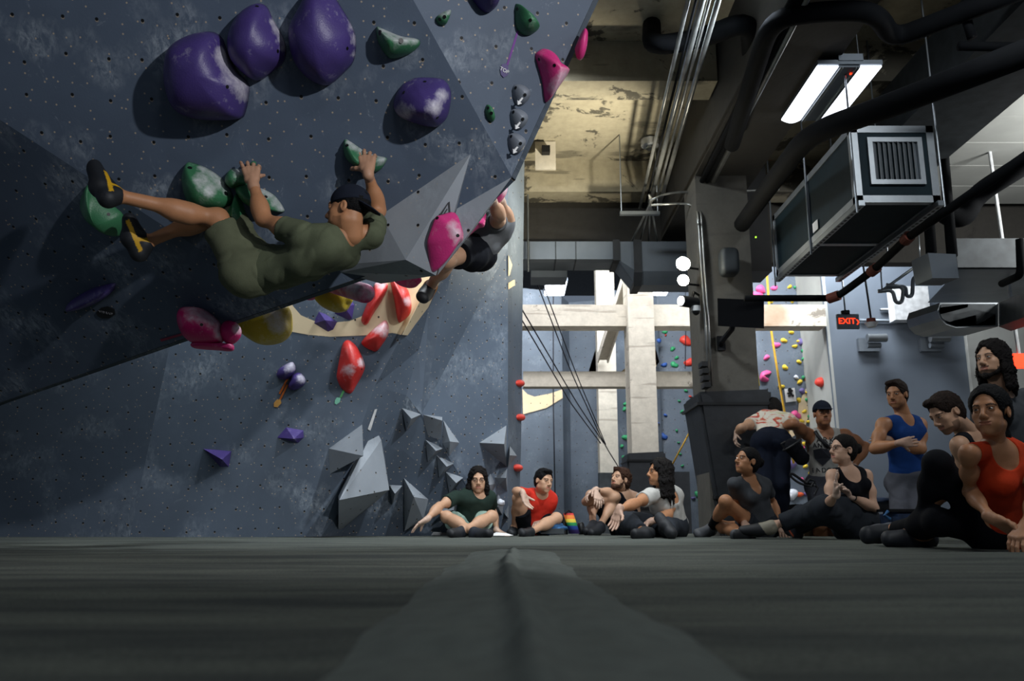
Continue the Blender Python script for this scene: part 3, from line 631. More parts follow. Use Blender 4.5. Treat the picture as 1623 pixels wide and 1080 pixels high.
# ---- holds on the lower back wall
hold('red_hold', P2, C6([(660, 95), (725, 105), (700, 180), (650, 260), (610, 322), (582, 300), (600, 240), (640, 150)]), C6([(655, 200)])[0], .14, 'hold_red', 'left long red horn hold on the beige painted band', chalk=[(603, 445, 10)], power=1.7)
hold('red_hold', P2, C6([(738, 70), (790, 100), (830, 130), (850, 200), (845, 260), (800, 305), (778, 300), (760, 200)]), C6([(800, 200)])[0], .14, 'hold_red', 'right long red horn hold on the beige painted band', chalk=[(646, 478, 6)], power=1.7)
hold('red_hold', P2, C6([(585, 410), (640, 350), (705, 298), (728, 320), (728, 370), (700, 420), (665, 463), (630, 455), (595, 435)]), C6([(665, 385)])[0], .12, 'hold_red', 'chalky red hold straddling the lower edge of the beige band', chalk=[(605, 520, 10), (612, 526, 9), (598, 522, 8)], power=1.7)
hold('red_hold', P2, C6([(485, 420), (515, 403), (560, 440), (598, 520), (597, 570), (560, 640), (525, 690), (480, 665), (452, 610), (455, 560), (470, 480)]), C6([(530, 540)])[0], .15, 'hold_red', 'large red hold on the grey wall below the beige band', holes=C6([(585, 558)]), chalk=[(574, 575, 6), (553, 588, 8)], power=1.8)
for pts, ap, lb in (([(355, 250), (390, 262), (458, 305), (435, 350), (405, 362), (328, 315), (335, 290)], (390, 300), 'dark purple block hold, lower left of the pair on the beige band'),
                    ([(480, 195), (530, 185), (548, 215), (535, 290), (515, 298), (438, 262), (450, 230)], (490, 225), 'dark purple block hold, upper right of the pair on the beige band'),
                    ([(130, 925), (180, 868), (275, 885), (276, 925), (245, 955)], (225, 925), 'purple wedge hold below the pair of round purple holds')):
    hold('purple_hold', P2, C6(pts), C6([ap])[0], .13, 'hold_purple', lb, n=0, smooth=False)
hold('purple_hold', P2, C5([(755, 731), (862, 740), (852, 800), (820, 800)]), C5([(835, 765)])[0], .16, 'hold_purple', 'purple wedge hold low on the left back wall', n=0, smooth=False)
hold('purple_hold', P2, C6([(130, 580), (150, 550), (210, 520), (232, 545), (225, 580), (190, 612), (150, 612), (132, 600)]), C6([(190, 570)])[0], .12, 'hold_purple', 'upper of two round purple holds above the orange tape', chalk=[(462, 580, 8), (457, 584, 6)])
hold('purple_hold', P2, C6([(192, 640), (215, 590), (255, 578), (283, 610), (275, 645), (230, 670), (200, 665)]), C6([(240, 620)])[0], .12, 'hold_purple', 'lower of two round purple holds above the orange tape', chalk=[(478, 601, 7)])
decal('tape_strip', P2, C6([(186, 605), (195, 608), (150, 692), (141, 688)]), 'tape_orange', label='shorter orange tape strip beside the round purple holds', cat='tape', off=.005)
decal('tape_strip', P2, C6([(183, 640), (193, 642), (153, 722), (144, 718)]), 'tape_orange', label='longer orange tape strip leading to the orange tag', cat='tape', off=.005)
decal('route_tag', P2, C6([(130, 722), (150, 720), (155, 740), (135, 763), (115, 760), (115, 740)]), 'tag_orange', label='small orange tag at the end of the orange tape', cat='route tag', off=.008)
decal('tape_strip', P2, C6([(486, 668), (496, 672), (476, 712), (466, 708)]), 'tape_green', label='green tape strip below the large red hold', cat='tape', off=.005)
decal('route_tag', P2, C6([(452, 710), (472, 712), (468, 735), (450, 748), (440, 742), (442, 725)]), 'tag_mint', label='small mint green tag under the large red hold', cat='route tag', off=.008)
s_ = Pl(Lc[1], Lc[2], Rc[2])
decal('sticker', s_, C6([(655, 775), (668, 772), (632, 888), (618, 880)]), 'white_mark', label='narrow white sticker on the slanted grey arete', cat='sticker', off=.01)
# ---- faceted grey volumes
def vol(pl, base, apex, h, label, m_='volume_paint', grp=None):
    bs = [pl.hit(x, y, -.01) for x, y in base]; ap = [pl.hit(x, y, h) for x, y in apex]
    return volume(bs, ap, m_, label, group=grp)
vol(P2, [(520, 711), (574, 672), (575, 715), (522, 752)], [(576, 723)], .42, 'light grey pyramid volume left of the tall grey wedge at the wall foot')
Pm = Pl(Lc[0], Lc[1], Rc[0])
volume([Pm.hit(x, y, -.01) for x, y in ((594, 677), (566, 722), (536, 786), (536, 843), (560, 826), (606, 700))], [Pm.hit(538, 793, .24), Pm.hit(617, 777, .36), Pm.hit(604, 698, .12)], 'volume_paint', 'tall grey wedge volume standing at the foot of the arete')
g = 'small faceted volumes climbing the middle wall'
for pl, base, apex, h, lb in (
    (P3, [(637, 647), (668, 657), (644, 683)], [(652, 664)], .2, 'leftmost piece of the upper row of folded grey volumes'),
    (P3, [(669, 657), (701, 661), (699, 700), (678, 690)], [(701, 667)], .22, 'middle piece of the upper row of folded grey volumes'),
    (P3, [(702, 664), (729, 702), (712, 725), (700, 703)], [(713, 700)], .2, 'rightmost piece of the upper row of folded grey volumes'),
    (P3, [(674, 697), (703, 711), (678, 732)], [(691, 715)], .2, 'first small grey volume in the diagonal below the upper row'),
    (P3, [(692, 722), (720, 735), (696, 757)], [(708, 740)], .2, 'second small grey volume in the diagonal below the upper row'),
    (P3, [(706, 748), (735, 757), (712, 782)], [(723, 766)], .2, 'third small grey volume in the diagonal, upper left of the seated man'),
    (P3, [(758, 702), (803, 673), (803, 742), (770, 715)], [(799, 704)], .34, 'large grey pyramid volume at the right edge of the middle wall'),
    (P5, [(808, 706), (820, 723), (805, 742)], [(808, 722)], .14, 'small grey volume on the side wall beside the large pyramid'),
    (P3, [(782, 757), (804, 742), (804, 782), (790, 770)], [(802, 758)], .2, 'small grey volume right below the large pyramid'),
    (P3, [(763, 776), (777, 748), (787, 767), (780, 785)], [(775, 769)], .16, 'grey triangular volume right of the head of the glasses man'),
    (P3, [(780, 805), (789, 780), (800, 797), (797, 818)], [(789, 804)], .16, 'grey volume carrying the small white hold'),
    (P3, [(798, 812), (806, 800), (806, 822)], [(803, 819)], .14, 'small bright grey volume left of the red shirt man'),
    (P4, [(617, 769), (638, 770), (622, 800)], [(626, 783)], .18, 'small grey volume right of the tall grey wedge'),
    (P4, [(640, 758), (679, 792), (671, 824), (641, 842)], [(656, 788)], .3, 'slim upright grey volume near the outstretched hand'),
    (P3, [(695, 812), (722, 790), (724, 820)], [(719, 809)], .16, 'grey volume half hidden behind the arm of the glasses man')):
    vol(pl, base, apex, h, lb, grp=g)
blob('white_hold', P3.hit(794, 797, .2), (.04, .04, .035), 'far_white', 'small white round hold right of the glasses man')
# red holds on side wall
for x, y, lb in ((821, 608, 'topmost'), (822, 662, 'middle'), (818, 742, 'lowest small')):
    hold('red_hold', P5, [(x-4, y-4), (x+1, y-6), (x+4, y-3), (x+4, y+4), (x, y+6), (x-4, y+3)], (x, y), .07, 'far_red', lb+' red hold on the narrow side wall', n=20, group='red holds on the narrow side wall')
# ---- far wall holds
far = {'green': [(1053.7, 527, 4), (1066, 553.5, 4.5), (1072.5, 567.5, 3.5), (1068.6, 578.5, 6), (991.7, 640.4, 4), (989.5, 648.5, 3.5), (991.4, 693.6, 5.5), (985, 707.5, 3), (988, 726, 4), (1087, 620, 3), (1076.4, 636, 2.5), (1080.6, 652.7, 3), (1091.3, 647, 3), (1101.6, 668, 3.5), (1072.5, 683, 2.5), (1096, 691.3, 4.5), (1075.4, 702, 2), (1077.7, 719.8, 2.5), (1081.5, 738.7, 2.5), (1102, 732.4, 3), (1114, 716, 3), (1105, 783.4, 5), (1111.7, 793.5, 5.5), (1113.6, 822.6, 2)],
       'red': [(1055, 532, 2), (1086.7, 540.5, 10), (1093, 574.6, 8), (998.5, 669.6, 3.2), (1094, 629, 2.5), (1106.8, 651, 5), (1106.2, 677.7, 6), (1096.8, 700.4, 2), (1104.9, 724.7, 2), (1116, 778, 2.5), (1114, 814, 2.5), (1001, 699.4, 4), (996, 739, 4)],
       'blue': [(1044, 540.5, 4), (1052.7, 578.8, 4.5), (1054.6, 658.6, 3), (1042, 671, 1.8), (1051, 692, 6.5)],
       'yellow': [(1106, 548, 3.8), (1113, 543.5, 3), (1106, 566.5, 3.5), (1115, 569, 3.5), (1102.6, 577, 2)], 'purple': [(1098.7, 790, 3)]}
right = {'pink': [(1205.5, 459, 8), (1227, 457, 5), (1200.5, 467.6, 7), (1230, 547.2, 6), (1215, 567, 5), (1261, 658, 8), (1272.6, 710, 2.5), (1271, 760, 3)],
         'yellow': [(1251.4, 455, 3.5), (1282.8, 461, 4), (1281, 481.6, 4), (1222, 477.8, 3.5), (1255, 477.8, 3), (1253.7, 527, 4), (1242.2, 540.2, 5), (1265.6, 541.4, 3), (1259.5, 549.3, 4), (1244, 582.8, 4.6), (1266, 574, 4), (1291, 578.4, 4), (1267.4, 605.6, 4.5), (1238.4, 613.2, 4.6), (1277.4, 622.8, 3), (1266, 634.6, 4), (1274.4, 652.9, 4), (1281, 668.7, 3.5), (1270, 667.8, 4), (1273.9, 703.5, 3.5), (1282.3, 724, 4), (1276.5, 739.4, 4), (1285.3, 749.2, 4.5), (1283, 778, 5)],
         'green': [(1259, 456, 2.5), (1274.8, 527, 3), (1273.5, 557, 4), (1274.4, 568, 4), (1284.6, 585.4, 2.5), (1272.6, 599, 3), (1285.5, 620.2, 2.5), (1277.4, 634.3, 3), (1283.7, 660.8, 4.5), (1291.6, 780.9, 5)],
         'orange': [(1264.4, 456.7, 2.6), (1279.7, 539.7, 4), (1280, 551.6, 5), (1278.4, 603, 3.5), (1291, 669.6, 3.5), (1289.5, 557, 5), (1266.5, 784, 6)],
         'blue': [(1287.6, 542.3, 4.5), (1289.4, 564.3, 3), (1291, 588, 3.5)],
         'purple': [(1271, 543, 7), (1271.4, 620.6, 5), (1282.3, 636, 3.5), (1248.6, 736.4, 11), (1280.5, 783, 6)],
         'white': [(1261.7, 598.6, 4), (1285, 601, 6), (1255.6, 783.9, 10)]}
def ordinal(i, n):
    if n == 1: return 'only'
    if i == 0: return 'topmost'
    if i == n-1: return 'lowest'
    return ('second', 'third', 'fourth', 'fifth', 'sixth', 'seventh', 'eighth', 'ninth', 'tenth', 'eleventh', 'twelfth', 'thirteenth', 'fourteenth', 'fifteenth', 'sixteenth', 'seventeenth', 'eighteenth', 'nineteenth', 'twentieth', 'twenty first', 'twenty second', 'twenty third', 'twenty fourth')[i-1]+' highest'
for dct, where, pl, grp in ((far, 'on the far wall between the concrete columns', PF, 'far wall holds between the columns'), (right, 'on the bright wall right of the near column', PG, 'holds on the bright wall behind the standing group')):
    for cname, L_ in dct.items():
        L_ = sorted(L_, key=lambda q: q[1])
        for i, (x, y, r) in enumerate(L_):
            ph = random.random()*6; k = 8; asp = .75+random.random()*.2
            pts = []
            for j in range(k):
                a_ = 2*math.pi*j/k; rr_ = r*(1+.22*math.sin(a_*2+ph)+.12*math.sin(a_*3+ph*2)); pts.append((x+rr_*math.cos(a_), y+rr_*asp*math.sin(a_)))
            ww = 'at' if False else where
            p2 = pl
            if dct is far:
                hx0 = O+ray(x, y)*(19.6/ray(x, y).y)
                for fa_, fb_, fp_ in FWP:
                    h0 = fp_.hit(x, y); e0_, e1_ = col_(fa_, fw[[q[0] for q in fw].index(fa_)][1], 0).x, col_(fb_, fw[[q[0] for q in fw].index(fb_)][1], 0).x
                    if e0_ <= h0.x <= e1_: p2 = fp_; break
            hold(cname+'_hold', p2, pts, (x-r*.1, y), max(.06, r*.011), 'far_'+cname, ('big ' if r >= 6.5 else '')+f'{cname} hold, {ordinal(i, len(L_))} {cname} one {where}', n=18, group=grp)
# pink crescent
o = hold('pink_hold', PG, mp(1190, 450, 5.687, [(80, 840), (95, 800), (140, 782), (183, 795), (175, 815), (145, 822), (128, 840), (140, 858), (160, 865), (150, 885), (110, 885), (85, 870)]), (1207, 597.5), .12, 'far_pink', 'pink crescent shaped hold right of the near column', n=36)
hold('red_hold', PP, [(1298.5, 603), (1302, 598), (1305.5, 602), (1306, 610), (1303, 614), (1299, 611)], (1302, 606), .12, 'far_red', 'brick red hold alone on the pale pilaster', n=20)
# climber warning sign
sg = decal('wall_sign', PG, mp(1190, 450, 5.687, [(303, 950), (395, 938), (411, 1058), (318, 1070)]), 'white_mark', label='white warning sign with falling climber figure on the bright wall', cat='sign', off=.05, t=.02)
for k, (pts, r) in enumerate((([(352, 963), (358, 985), (366, 1000)], .028), ([(358, 985), (330, 990)], .018), ([(355, 975), (372, 968), (378, 960)], .016), ([(366, 1000), (382, 1005), (380, 1020)], .02), ([(366, 1000), (348, 1012), (338, 1008)], .02))):
    bm = bm_(); tube(bm, [PG.hit(*mp(1190, 450, 5.687, [q])[0], .06) for q in pts], r, 6); link('pictogram_stroke', bm, 'plastic_black', sg)
bm = bm_(); cyl(bm, PG.hit(*mp(1190, 450, 5.687, [(352, 957)])[0], .05), PG.hit(*mp(1190, 450, 5.687, [(352, 957)])[0], .08), .04); link('pictogram_head', bm, 'plastic_black', sg)
# ================================================================== ROPES
def rope(pts, r, mat, label, name='rope'):
    bm = bm_(); tube(bm, pts, r, 6, .3); return link(name, bm, mat, label=label, cat='rope', smooth=True)
rope([at(764, 400, 8.6), at(905, 640, 13.2), at(952, 703, 14)], .009, 'wire', 'outer dark slack line crossing in front of the left concrete beam')
rope([at(774, 400, 8.6), at(915, 640, 13.2), at(957, 703, 14)], .009, 'wire', 'inner dark slack line crossing in front of the left concrete beam')
rope([at(842, 425, 12), at(905, 590, 13.4), at(958, 705, 14), at(985, 748, 14.6), at(1000, 790, 15)], .010, 'wire', 'dark rope running from the duct down to the middle column pad')
rope([at(851, 425, 12), at(912, 590, 13.4), at(960, 705, 14)], .009, 'wire', 'second dark rope right beside the one from the duct')
rope([at(877, 420, 18.6)+Vector((0, 0, .8)), at(877, 455, 18.6), at(877, 640, 18.8), at(880, 800, 19)], .014, 'wire', 'straight dark rope hanging on the far left wall')
rope([at(1214, 430, 16.3)+Vector((0, 0, 1.5)), at(1222, 524, 16.3), at(1234, 600, 16.2), at(1258, 735, 16)], .022, 'yellow_rope', 'left yellow rope hanging down the bright wall')
rope([at(1275, 410, 16.4)+Vector((0, 0, 1.2)), at(1278, 450, 16.4), at(1283, 540, 16.4), at(1296, 650, 16.3)], .026, 'yellow_rope', 'right yellow rope hanging down the bright wall')
rope([at(1112, 640, 17.5), at(1096, 680, 18), at(1066, 736, 18)], .018, 'yellow_rope', 'yellow rope slanting down left of the near column pad')
rope([at(1087, 440, 19)+Vector((0, 0, .6)), at(1087, 500, 19), at(1086, 585, 19.2)], .010, 'wire', 'thin dark rope on the far wall between the two big red holds')
bm = bm_(); tube(bm, [at(1193, 523, 9.42), at(1197, 575, 9.46), at(1202, 612, 9.46)], .018, 6); rr_ = link('webbing_strap', bm, 'strap', label='yellow webbing strap hanging on the right edge of the near column', cat='strap')
bm = bm_(); tube(bm, [at(1202, 612, 9.46), at(1202, 621, 9.46)], .012, 6); link('carabiner', bm, 'black_metal', rr_)
# ================================================================== COLUMN ATTACHMENTS
yc = 8.78
r_ = root('speaker', at(1157, 414, 8.6), 'dark rounded loudspeaker mounted on the near column', 'speaker')
c = at(1157, 414, 8.6); bm = bm_(); bmesh.ops.create_uvsphere(bm, u_segments=32, v_segments=20, radius=1)
sg = lambda t, e: math.copysign(abs(t)**e, t)
for v in bm.verts: v.co = Vector((sg(v.co.x, .5)*.098, sg(v.co.y, .5)*.11, sg(v.co.z, .42)*.15))+c+Vector((0, .05, 0))
link('speaker_body', bm, 'duct_dark', r_, smooth=True)
bm = bm_(); bx(bm, c.x-.04, c.x+.04, 8.74, 8.82, c.z-.05, c.z+.05); link('bracket', bm, 'black_metal', r_)
c = at(1175, 497, 8.4); r_ = root('television', c, 'black flat television mounted on an arm at the near column', 'television')
bm = bm_(); a_, b_ = at(1138, 474, 8.45), at(1211, 520, 8.3)
hexa(bm, [at(1138, 517, 8.45), at(1211, 521, 8.3), at(1211, 521, 8.35), at(1138, 517, 8.5)], [at(1137, 473, 8.45), at(1211, 476, 8.3), at(1211, 476, 8.35), at(1137, 473, 8.5)]); link('screen', bm, 'screen', r_)
bm = bm_(); tube(bm, [at(1165, 500, 8.45), at(1160, 522, 8.5), at(1145, 540, 8.65), at(1142, 548, 8.8)], .03, 8); link('mount_arm', bm, 'black_metal', r_)
bm = bm_(); bx(bm, at(1136, 540, 8.8).x, at(1148, 540, 8.8).x, 8.76, 8.82, at(1140, 556, 8.8).z, at(1140, 534, 8.8).z); link('mount_plate', bm, 'black_metal', r_)
for (x, y, r, lb) in ((1081, 421, .075, 'upper blazing floodlight on left side of the near column'), (1081, 447, .06, 'lower blazing floodlight on left side of the near column')):
    c = at(x, y, 8.7); r_ = root('floodlight', c, lb, 'floodlight', 'two floodlights on the near column')
    bm = bm_(); tube(bm, [c+Vector((0, -.06, -.0)), c+Vector((0, -.045, 0)), c+Vector((0, .04, 0)), c+Vector((0, .1, .0))], r*1.02, 20, r2=r*.5); link('housing', bm, 'black_metal', r_)
    bm = bm_(); bmesh.ops.create_uvsphere(bm, u_segments=20, v_segments=12, radius=r); 
    for v in bm.verts: v.co = Vector((v.co.x, v.co.y*.35, v.co.z))+c+Vector((0, -.062, 0))
    link('lamp_lens', bm, 'lamp_flood', r_, smooth=True)
    bm = bm_(); tube(bm, [c+Vector((0, .06, 0)), c+Vector((.12, .1, 0)), Vector((at(1112, 500, 8.8).x+.03, 8.85, c.z))], .012, 8); link('bracket', bm, 'black_metal', r_)
c = at(1081, 421, 8.7)
fl_ = spot(c+Vector((-.1, -.2, .05)), (-.5, 9.2, 4.72), 430, 118, .05, (1, .92, .72), .9)
c = at(1084, 479, 8.7); r_ = root('spotlight', c, 'small black spotlight head with bright lens below the floodlights', 'spotlight')
bm = bm_(); cyl(bm, c+Vector((-.04, -.05, 0)), c+Vector((.14, .05, 0)), .06); link('housing', bm, 'black_metal', r_)
bm = bm_(); cyl(bm, c+Vector((-.047, -.054, 0)), c+Vector((-.04, -.05, 0)), .05); link('lamp_lens', bm, 'lamp_spot', r_)
bm = bm_(); tube(bm, [c+Vector((.08, .02, 0)), c+Vector((.12, .05, .12)), Vector((at(1112, 500, 8.8).x+.02, 8.9, c.z+.12))], .014, 8); link('bracket', bm, 'black_metal', r_)
c = at(1103, 493, 8.7); r_ = root('security_camera', c, 'white dome security camera on the near column', 'camera')
bm = bm_(); cyl(bm, c+Vector((0, 0, -.005)), c+Vector((0, 0, .05)), .05); link('housing', bm, 'white_paint', r_)
bm = bm_(); bmesh.ops.create_uvsphere(bm, u_segments=16, v_segments=10, radius=.038)
for v in bm.verts: v.co = v.co+c+Vector((0, 0, -.01))
link('dome', bm, 'plastic_black', r_, smooth=True)
bm = bm_(); tube(bm, [c+Vector((0, 0, .045)), c+Vector((.03, .05, .06)), Vector((at(1112, 500, 8.8).x+.02, 8.9, c.z+.06))], .014, 8); link('bracket', bm, 'white_paint', r_)
for dx, lb in ((0, 'left'), (5, 'right')):
    bm = bm_(); tube(bm, [at(1093+dx, 312, 9.3), at(1106+dx, 335, 8.78), at(1110+dx, 400, 8.76), at(1117+dx, 500, 8.76), at(1124+dx, 612, 8.76)], .012, 8, .1); link('conduit_pipe', bm, 'steel_conduit', label=lb+' thin conduit running down the near column', cat='pipe', smooth=True)
for i in range(4):
    c = at(1116+i*1.5, 578+i*11, 8.65); bm = bm_(); bx(bm, c.x-.035, c.x+.03, 8.6, 8.78, c.z-.025, c.z+.025); link('power_adapter', bm, 'plastic_black', label=['topmost', 'second', 'third', 'lowest'][i]+' black power adapter plugged on left edge of near column', cat='adapter', group='black power adapters on the near column')
# ================================================================== CEILING SERVICES
def pipe(pts, r, mat, label, name='pipe', rr=.2, n=12):
    bm = bm_(); tube(bm, pts, r, n, rr); return link(name, bm, mat, label=label, cat='pipe', smooth=True)
pipe([onz(1033, 38, 4.75), onz(1033, 74, 4.15)+Vector((0, 0, 0)), onz(1110, 62, 4.15), onz(1189, 30, 4.15), onz(1192, 104, 4.15), onz(1160, 175, 4.15)], .085, 'black_pipe', 'insulated black pipe bending down from ceiling left of the girder', rr=.25)
pipe([onz(1160, 230, 3.75), onz(1197, 110, 3.75), onz(1223, 30, 3.75), onz(1300, 18, 3.75), onz(1388, 17, 3.75), onz(1413, 62, 3.75), onz(1474, 40, 3.75), onz(1640, -25, 3.75)], .075, 'black_pipe', 'insulated black pipe snaking above the lit fixture', rr=.3)
pipe([at(1176, 356, 8.6), at(1216, 300, 7.6), at(1283, 211, 6.1), at(1400, 172, 5.4), at(1640, 78, 4.6)], .085, 'black_pipe', 'long insulated black pipe passing behind the fixture to upper right', rr=.4)
for i, (xa, xb) in enumerate(((1100, 1014), (1113, 1022), (1124, 1028), (1135, 1037), (1150, 1044))):
    pipe([onz(xa, -40, 4.0-.01*i), onz(xb, 330, 4.0-.01*i)], (.018, .012, .026, .014, .024)[i], 'steel_conduit' if i != 1 else 'black_pipe', ['leftmost', 'second', 'middle', 'fourth', 'rightmost'][i]+' of five long conduits running along the ceiling', 'conduit_pipe', 0, 8)
for i in range(4):
    pipe([onz(1035-i*2+0, 315-i*2, 3.9), onz(1000+i*14, 385, 3.75)+Vector((0, 0, 0)), onz(985+i*13, 440, 3.5)], .014, 'steel_conduit', ['leftmost', 'second', 'third', 'rightmost'][i]+' thin conduit fanning down past the tray to the duct', 'conduit_pipe', 0, 8)
for i, (xa, xb) in enumerate(((1262, 1100), (1272, 1108), (1282, 1117))):
    pipe([onz(xa, -10, 3.8), onz(xb, 312, 3.8)], .03, 'black_pipe' if i < 2 else 'steel_conduit', ['left black', 'right black', 'bright steel'][i]+' pipe of the bundle beside the concrete girder', 'conduit_pipe', 0, 8)
a_, b_ = at(983, 337, 9.6), at(1046, 337, 9.6)
bm = bm_(); bx(bm, a_.x, b_.x, 9.6, 9.66, a_.z-.02, a_.z+.02); r_ = link('cable_tray', bm, 'galv', label='short steel strut hung at the end of the bright conduits', cat='strut')
for x in (a_.x+.02, b_.x-.02):
    bm = bm_(); cyl(bm, (x, 9.63, a_.z), (x, 9.63, 4.74), .008, 8); link('hanger_rod', bm, 'galv', r_)
pipe([at(1030, 318, 9.2), at(1060, 305, 9.2), at(1180, 303, 9.2), at(1235, 300, 9.2)], .014, 'steel_conduit', 'upper thin conduit bending right above the near column', 'conduit_pipe', .2, 8)
pipe([at(1032, 325, 9.1), at(1090, 322, 9.1), at(1103, 330, 9.0), at(1107, 355, 8.74)], .014, 'steel_conduit', 'lower thin conduit bending down onto the near column', 'conduit_pipe', .2, 8)
# heat detector + small fittings on the slab
c = onz(1030, 222, 4.72); r_ = root('ceiling_sensor', c, 'round white junction fitting on the peeling ceiling', 'fitting')
bm = bm_(); cyl(bm, c, c+Vector((0, 0, -.08)), .11); link('base', bm, 'white_paint', r_)
bm = bm_(); cyl(bm, c+Vector((0, 0, -.08)), c+Vector((0, 0, -.12)), .05); link('nozzle', bm, 'galv', r_)
# hanging plate on left slab
bm = bm_(); a_ = at(848, 192, 9.8); b_ = at(881, 268, 9.8); bx(bm, a_.x, b_.x, 9.8, 9.84, b_.z, 4.74); r_ = link('ceiling_plate', bm, 'beam_white', label='pale upright panel hanging from the peeling ceiling beside the overhang', cat='panel')
bm = bm_(); c = at(865, 238, 9.78); bx(bm, c.x-.05, c.x+.05, 9.7, 9.8, c.z-.06, c.z+.03); link('hook', bm, 'black_metal', r_)
# HVAC unit
X0, X1, Y0, Y1, Z0, Z1 = 2.783, 3.47, 6.5, 8.62, 2.65, 3.32
r_ = root('air_handling_unit', ((X0+X1)/2, (Y0+Y1)/2, Z0), 'dark green air handling unit with aluminium frame and louvred grille', 'air unit')
bm = bm_(); bx(bm, X0+.01, X1-.01, Y0+.01, Y1-.01, Z0+.01, Z1-.01); link('casing', bm, 'unit_green', r_)
t = .03
for (x0, x1, y0, y1, z0, z1) in [(x, x+2*t, Y0, Y1, z, z+2*t) for x in (X0, X1-2*t) for z in (Z0, Z1-2*t)]+[(X0, X1, y, y+2*t, z, z+2*t) for y in (Y0, Y1-2*t, 7.55) for z in (Z0, Z1-2*t)]+[(x, x+2*t, y, y+2*t, Z0, Z1) for x in (X0, X1-2*t) for y in (Y0, Y1-2*t, 7.55)]:
    bm = bm_(); bx(bm, x0, x1, y0, y1, z0, z1); link('frame_bar', bm, 'alu', r_)
gx0, gx1 = X0+.13, X1-.11
bm = bm_()
for (x0, x1, z0, z1) in ((gx0, gx1, Z0+.15, Z0+.19), (gx0, gx1, Z1-.15, Z1-.11), (gx0, gx0+.04, Z0+.19, Z1-.15), (gx1-.04, gx1, Z0+.19, Z1-.15)): bx(bm, x0, x1, Y0-.02, Y0+.012, z0, z1)
gr = link('grille', bm, 'alu', r_)
for k in range(9):
    x = gx0+.06+k*(gx1-gx0-.12)/8; bm = bm_(); hexa(bm, [Vector((x-.018, Y0-.012, Z0+.18)), Vector((x-.013, Y0-.016, Z0+.18)), Vector((x+.02, Y0+.012, Z0+.18)), Vector((x+.015, Y0+.016, Z0+.18))], [Vector((x-.018, Y0-.012, Z1-.14)), Vector((x-.013, Y0-.016, Z1-.14)), Vector((x+.02, Y0+.012, Z1-.14)), Vector((x+.015, Y0+.016, Z1-.14))]); link('louvre', bm, 'alu', gr)
for x in (X0-.0, X1-.05):
    bm = bm_(); bx(bm, x, x+.05, Y0-.05, Y1+.05, Z0-.045, Z0-.002)
    st_ = link('support_rail', bm, 'galv', r_)
    for k in range(30):
        bm = bm_(); yy = Y0+k*.072; bx(bm, x+.015, x+.035, yy, yy+.035, Z0-.048, Z0-.044); link('slot', bm, 'plastic_black', st_)
    for yy in (Y0-.03, 7.55, Y1+.02):
        if x < 3 or yy != 7.55 or True:
            xx = x-.01 if x < 3 else x+.06
            bm = bm_(); cyl(bm, (xx, yy, Z0-.1), (xx, yy, 4.74), .009, 8); link('hanger_rod', bm, 'galv', r_)
bm = bm_(); bx(bm, X0-.004, X0+.0, 7.35, 7.48, Z0+.08, Z0+.17); link('warning_label', bm, 'white_mark', r_)
# LED ceiling fixture
FX0, FX1, FY0, FY1, FZ = 2.50, 3.03, 6.35, 7.30, 3.77
r_ = root('hanging_light', ((FX0+FX1)/2, (FY0+FY1)/2, FZ), 'bright twin panel hanging fixture upper right with red indicator', 'light')
wd = (FX1-FX0)
for x0 in (FX0, FX1-wd*.33):
    bm = bm_(); nS = 8; x1 = x0+wd*.33; ys_ = (FY0, FY1)
    ring = []
    for y in ys_:
        ring.append([bm.verts.new((x0+(x1-x0)*k/nS, y, FZ-.03*math.sin(math.pi*k/nS))) for k in range(nS+1)]+[bm.verts.new((x1, y, FZ+.01)), bm.verts.new((x0, y, FZ+.01))])
    n_ = len(ring[0])
    for k in range(n_): bm.faces.new((ring[0][k], ring[0][(k+1) % n_], ring[1][(k+1) % n_], ring[1][k]))
    bm.faces.new(ring[0]); bm.faces.new(ring[1][::-1]); bmesh.ops.recalc_face_normals(bm, faces=bm.faces[:]); link('diffuser', bm, 'lamp_white', r_)
bm = bm_(); bx(bm, FX0+wd*.335, FX1-wd*.335, FY0, FY1, FZ-.005, FZ+.03); link('centre_channel', bm, 'galv_dull', r_)
for x in (FX0+wd*.35, FX0+wd*.39, FX1-wd*.4, FX1-wd*.36):
    bm = bm_(); bx(bm, x, x+.006, FY0, FY1, FZ-.018, FZ-.005); link('reflector_fin', bm, 'alu', r_)
bm = bm_(); bx(bm, FX0, FX1, FY0-.02, FY1+.0, FZ+.012, FZ+.05); link('housing', bm, 'galv_dull', r_)
bm = bm_(); bx(bm, FX0+wd*.32, FX1-wd*.3, FY0-.03, FY0+.2, FZ+.04, FZ+.1); link('driver_box', bm, 'galv_dull', r_)
bm = bm_(); cyl(bm, (FX1-wd*.41, FY0+.1, FZ-.012), (FX1-wd*.41, FY0+.1, FZ-.004), .010); link('indicator', bm, 'led_red', r_)
for x in (FX0+wd*.33, FX1-wd*.3):
    bm = bm_(); cyl(bm, (x, FY0+.05, FZ+.05), (x+.01, FY0+.1, 4.74), .005, 6); link('hanger_wire', bm, 'galv', r_)
bm = bm_(); tube(bm, [(FX0+wd*.4, FY0+.05, FZ+.1), (FX0+wd*.5, FY0, FZ+.35), (FX0+wd*.65, FY0-.0, FZ+.45), (FX0+wd*.55, FY0+.1, FZ+.2), (FX0+wd*.4, FY0+.1, FZ+.3), (FX0+wd*.1, FY0+.3, 4.7)], .010, 8, .1); link('power_cord', bm, 'galv_dull', r_, smooth=True)
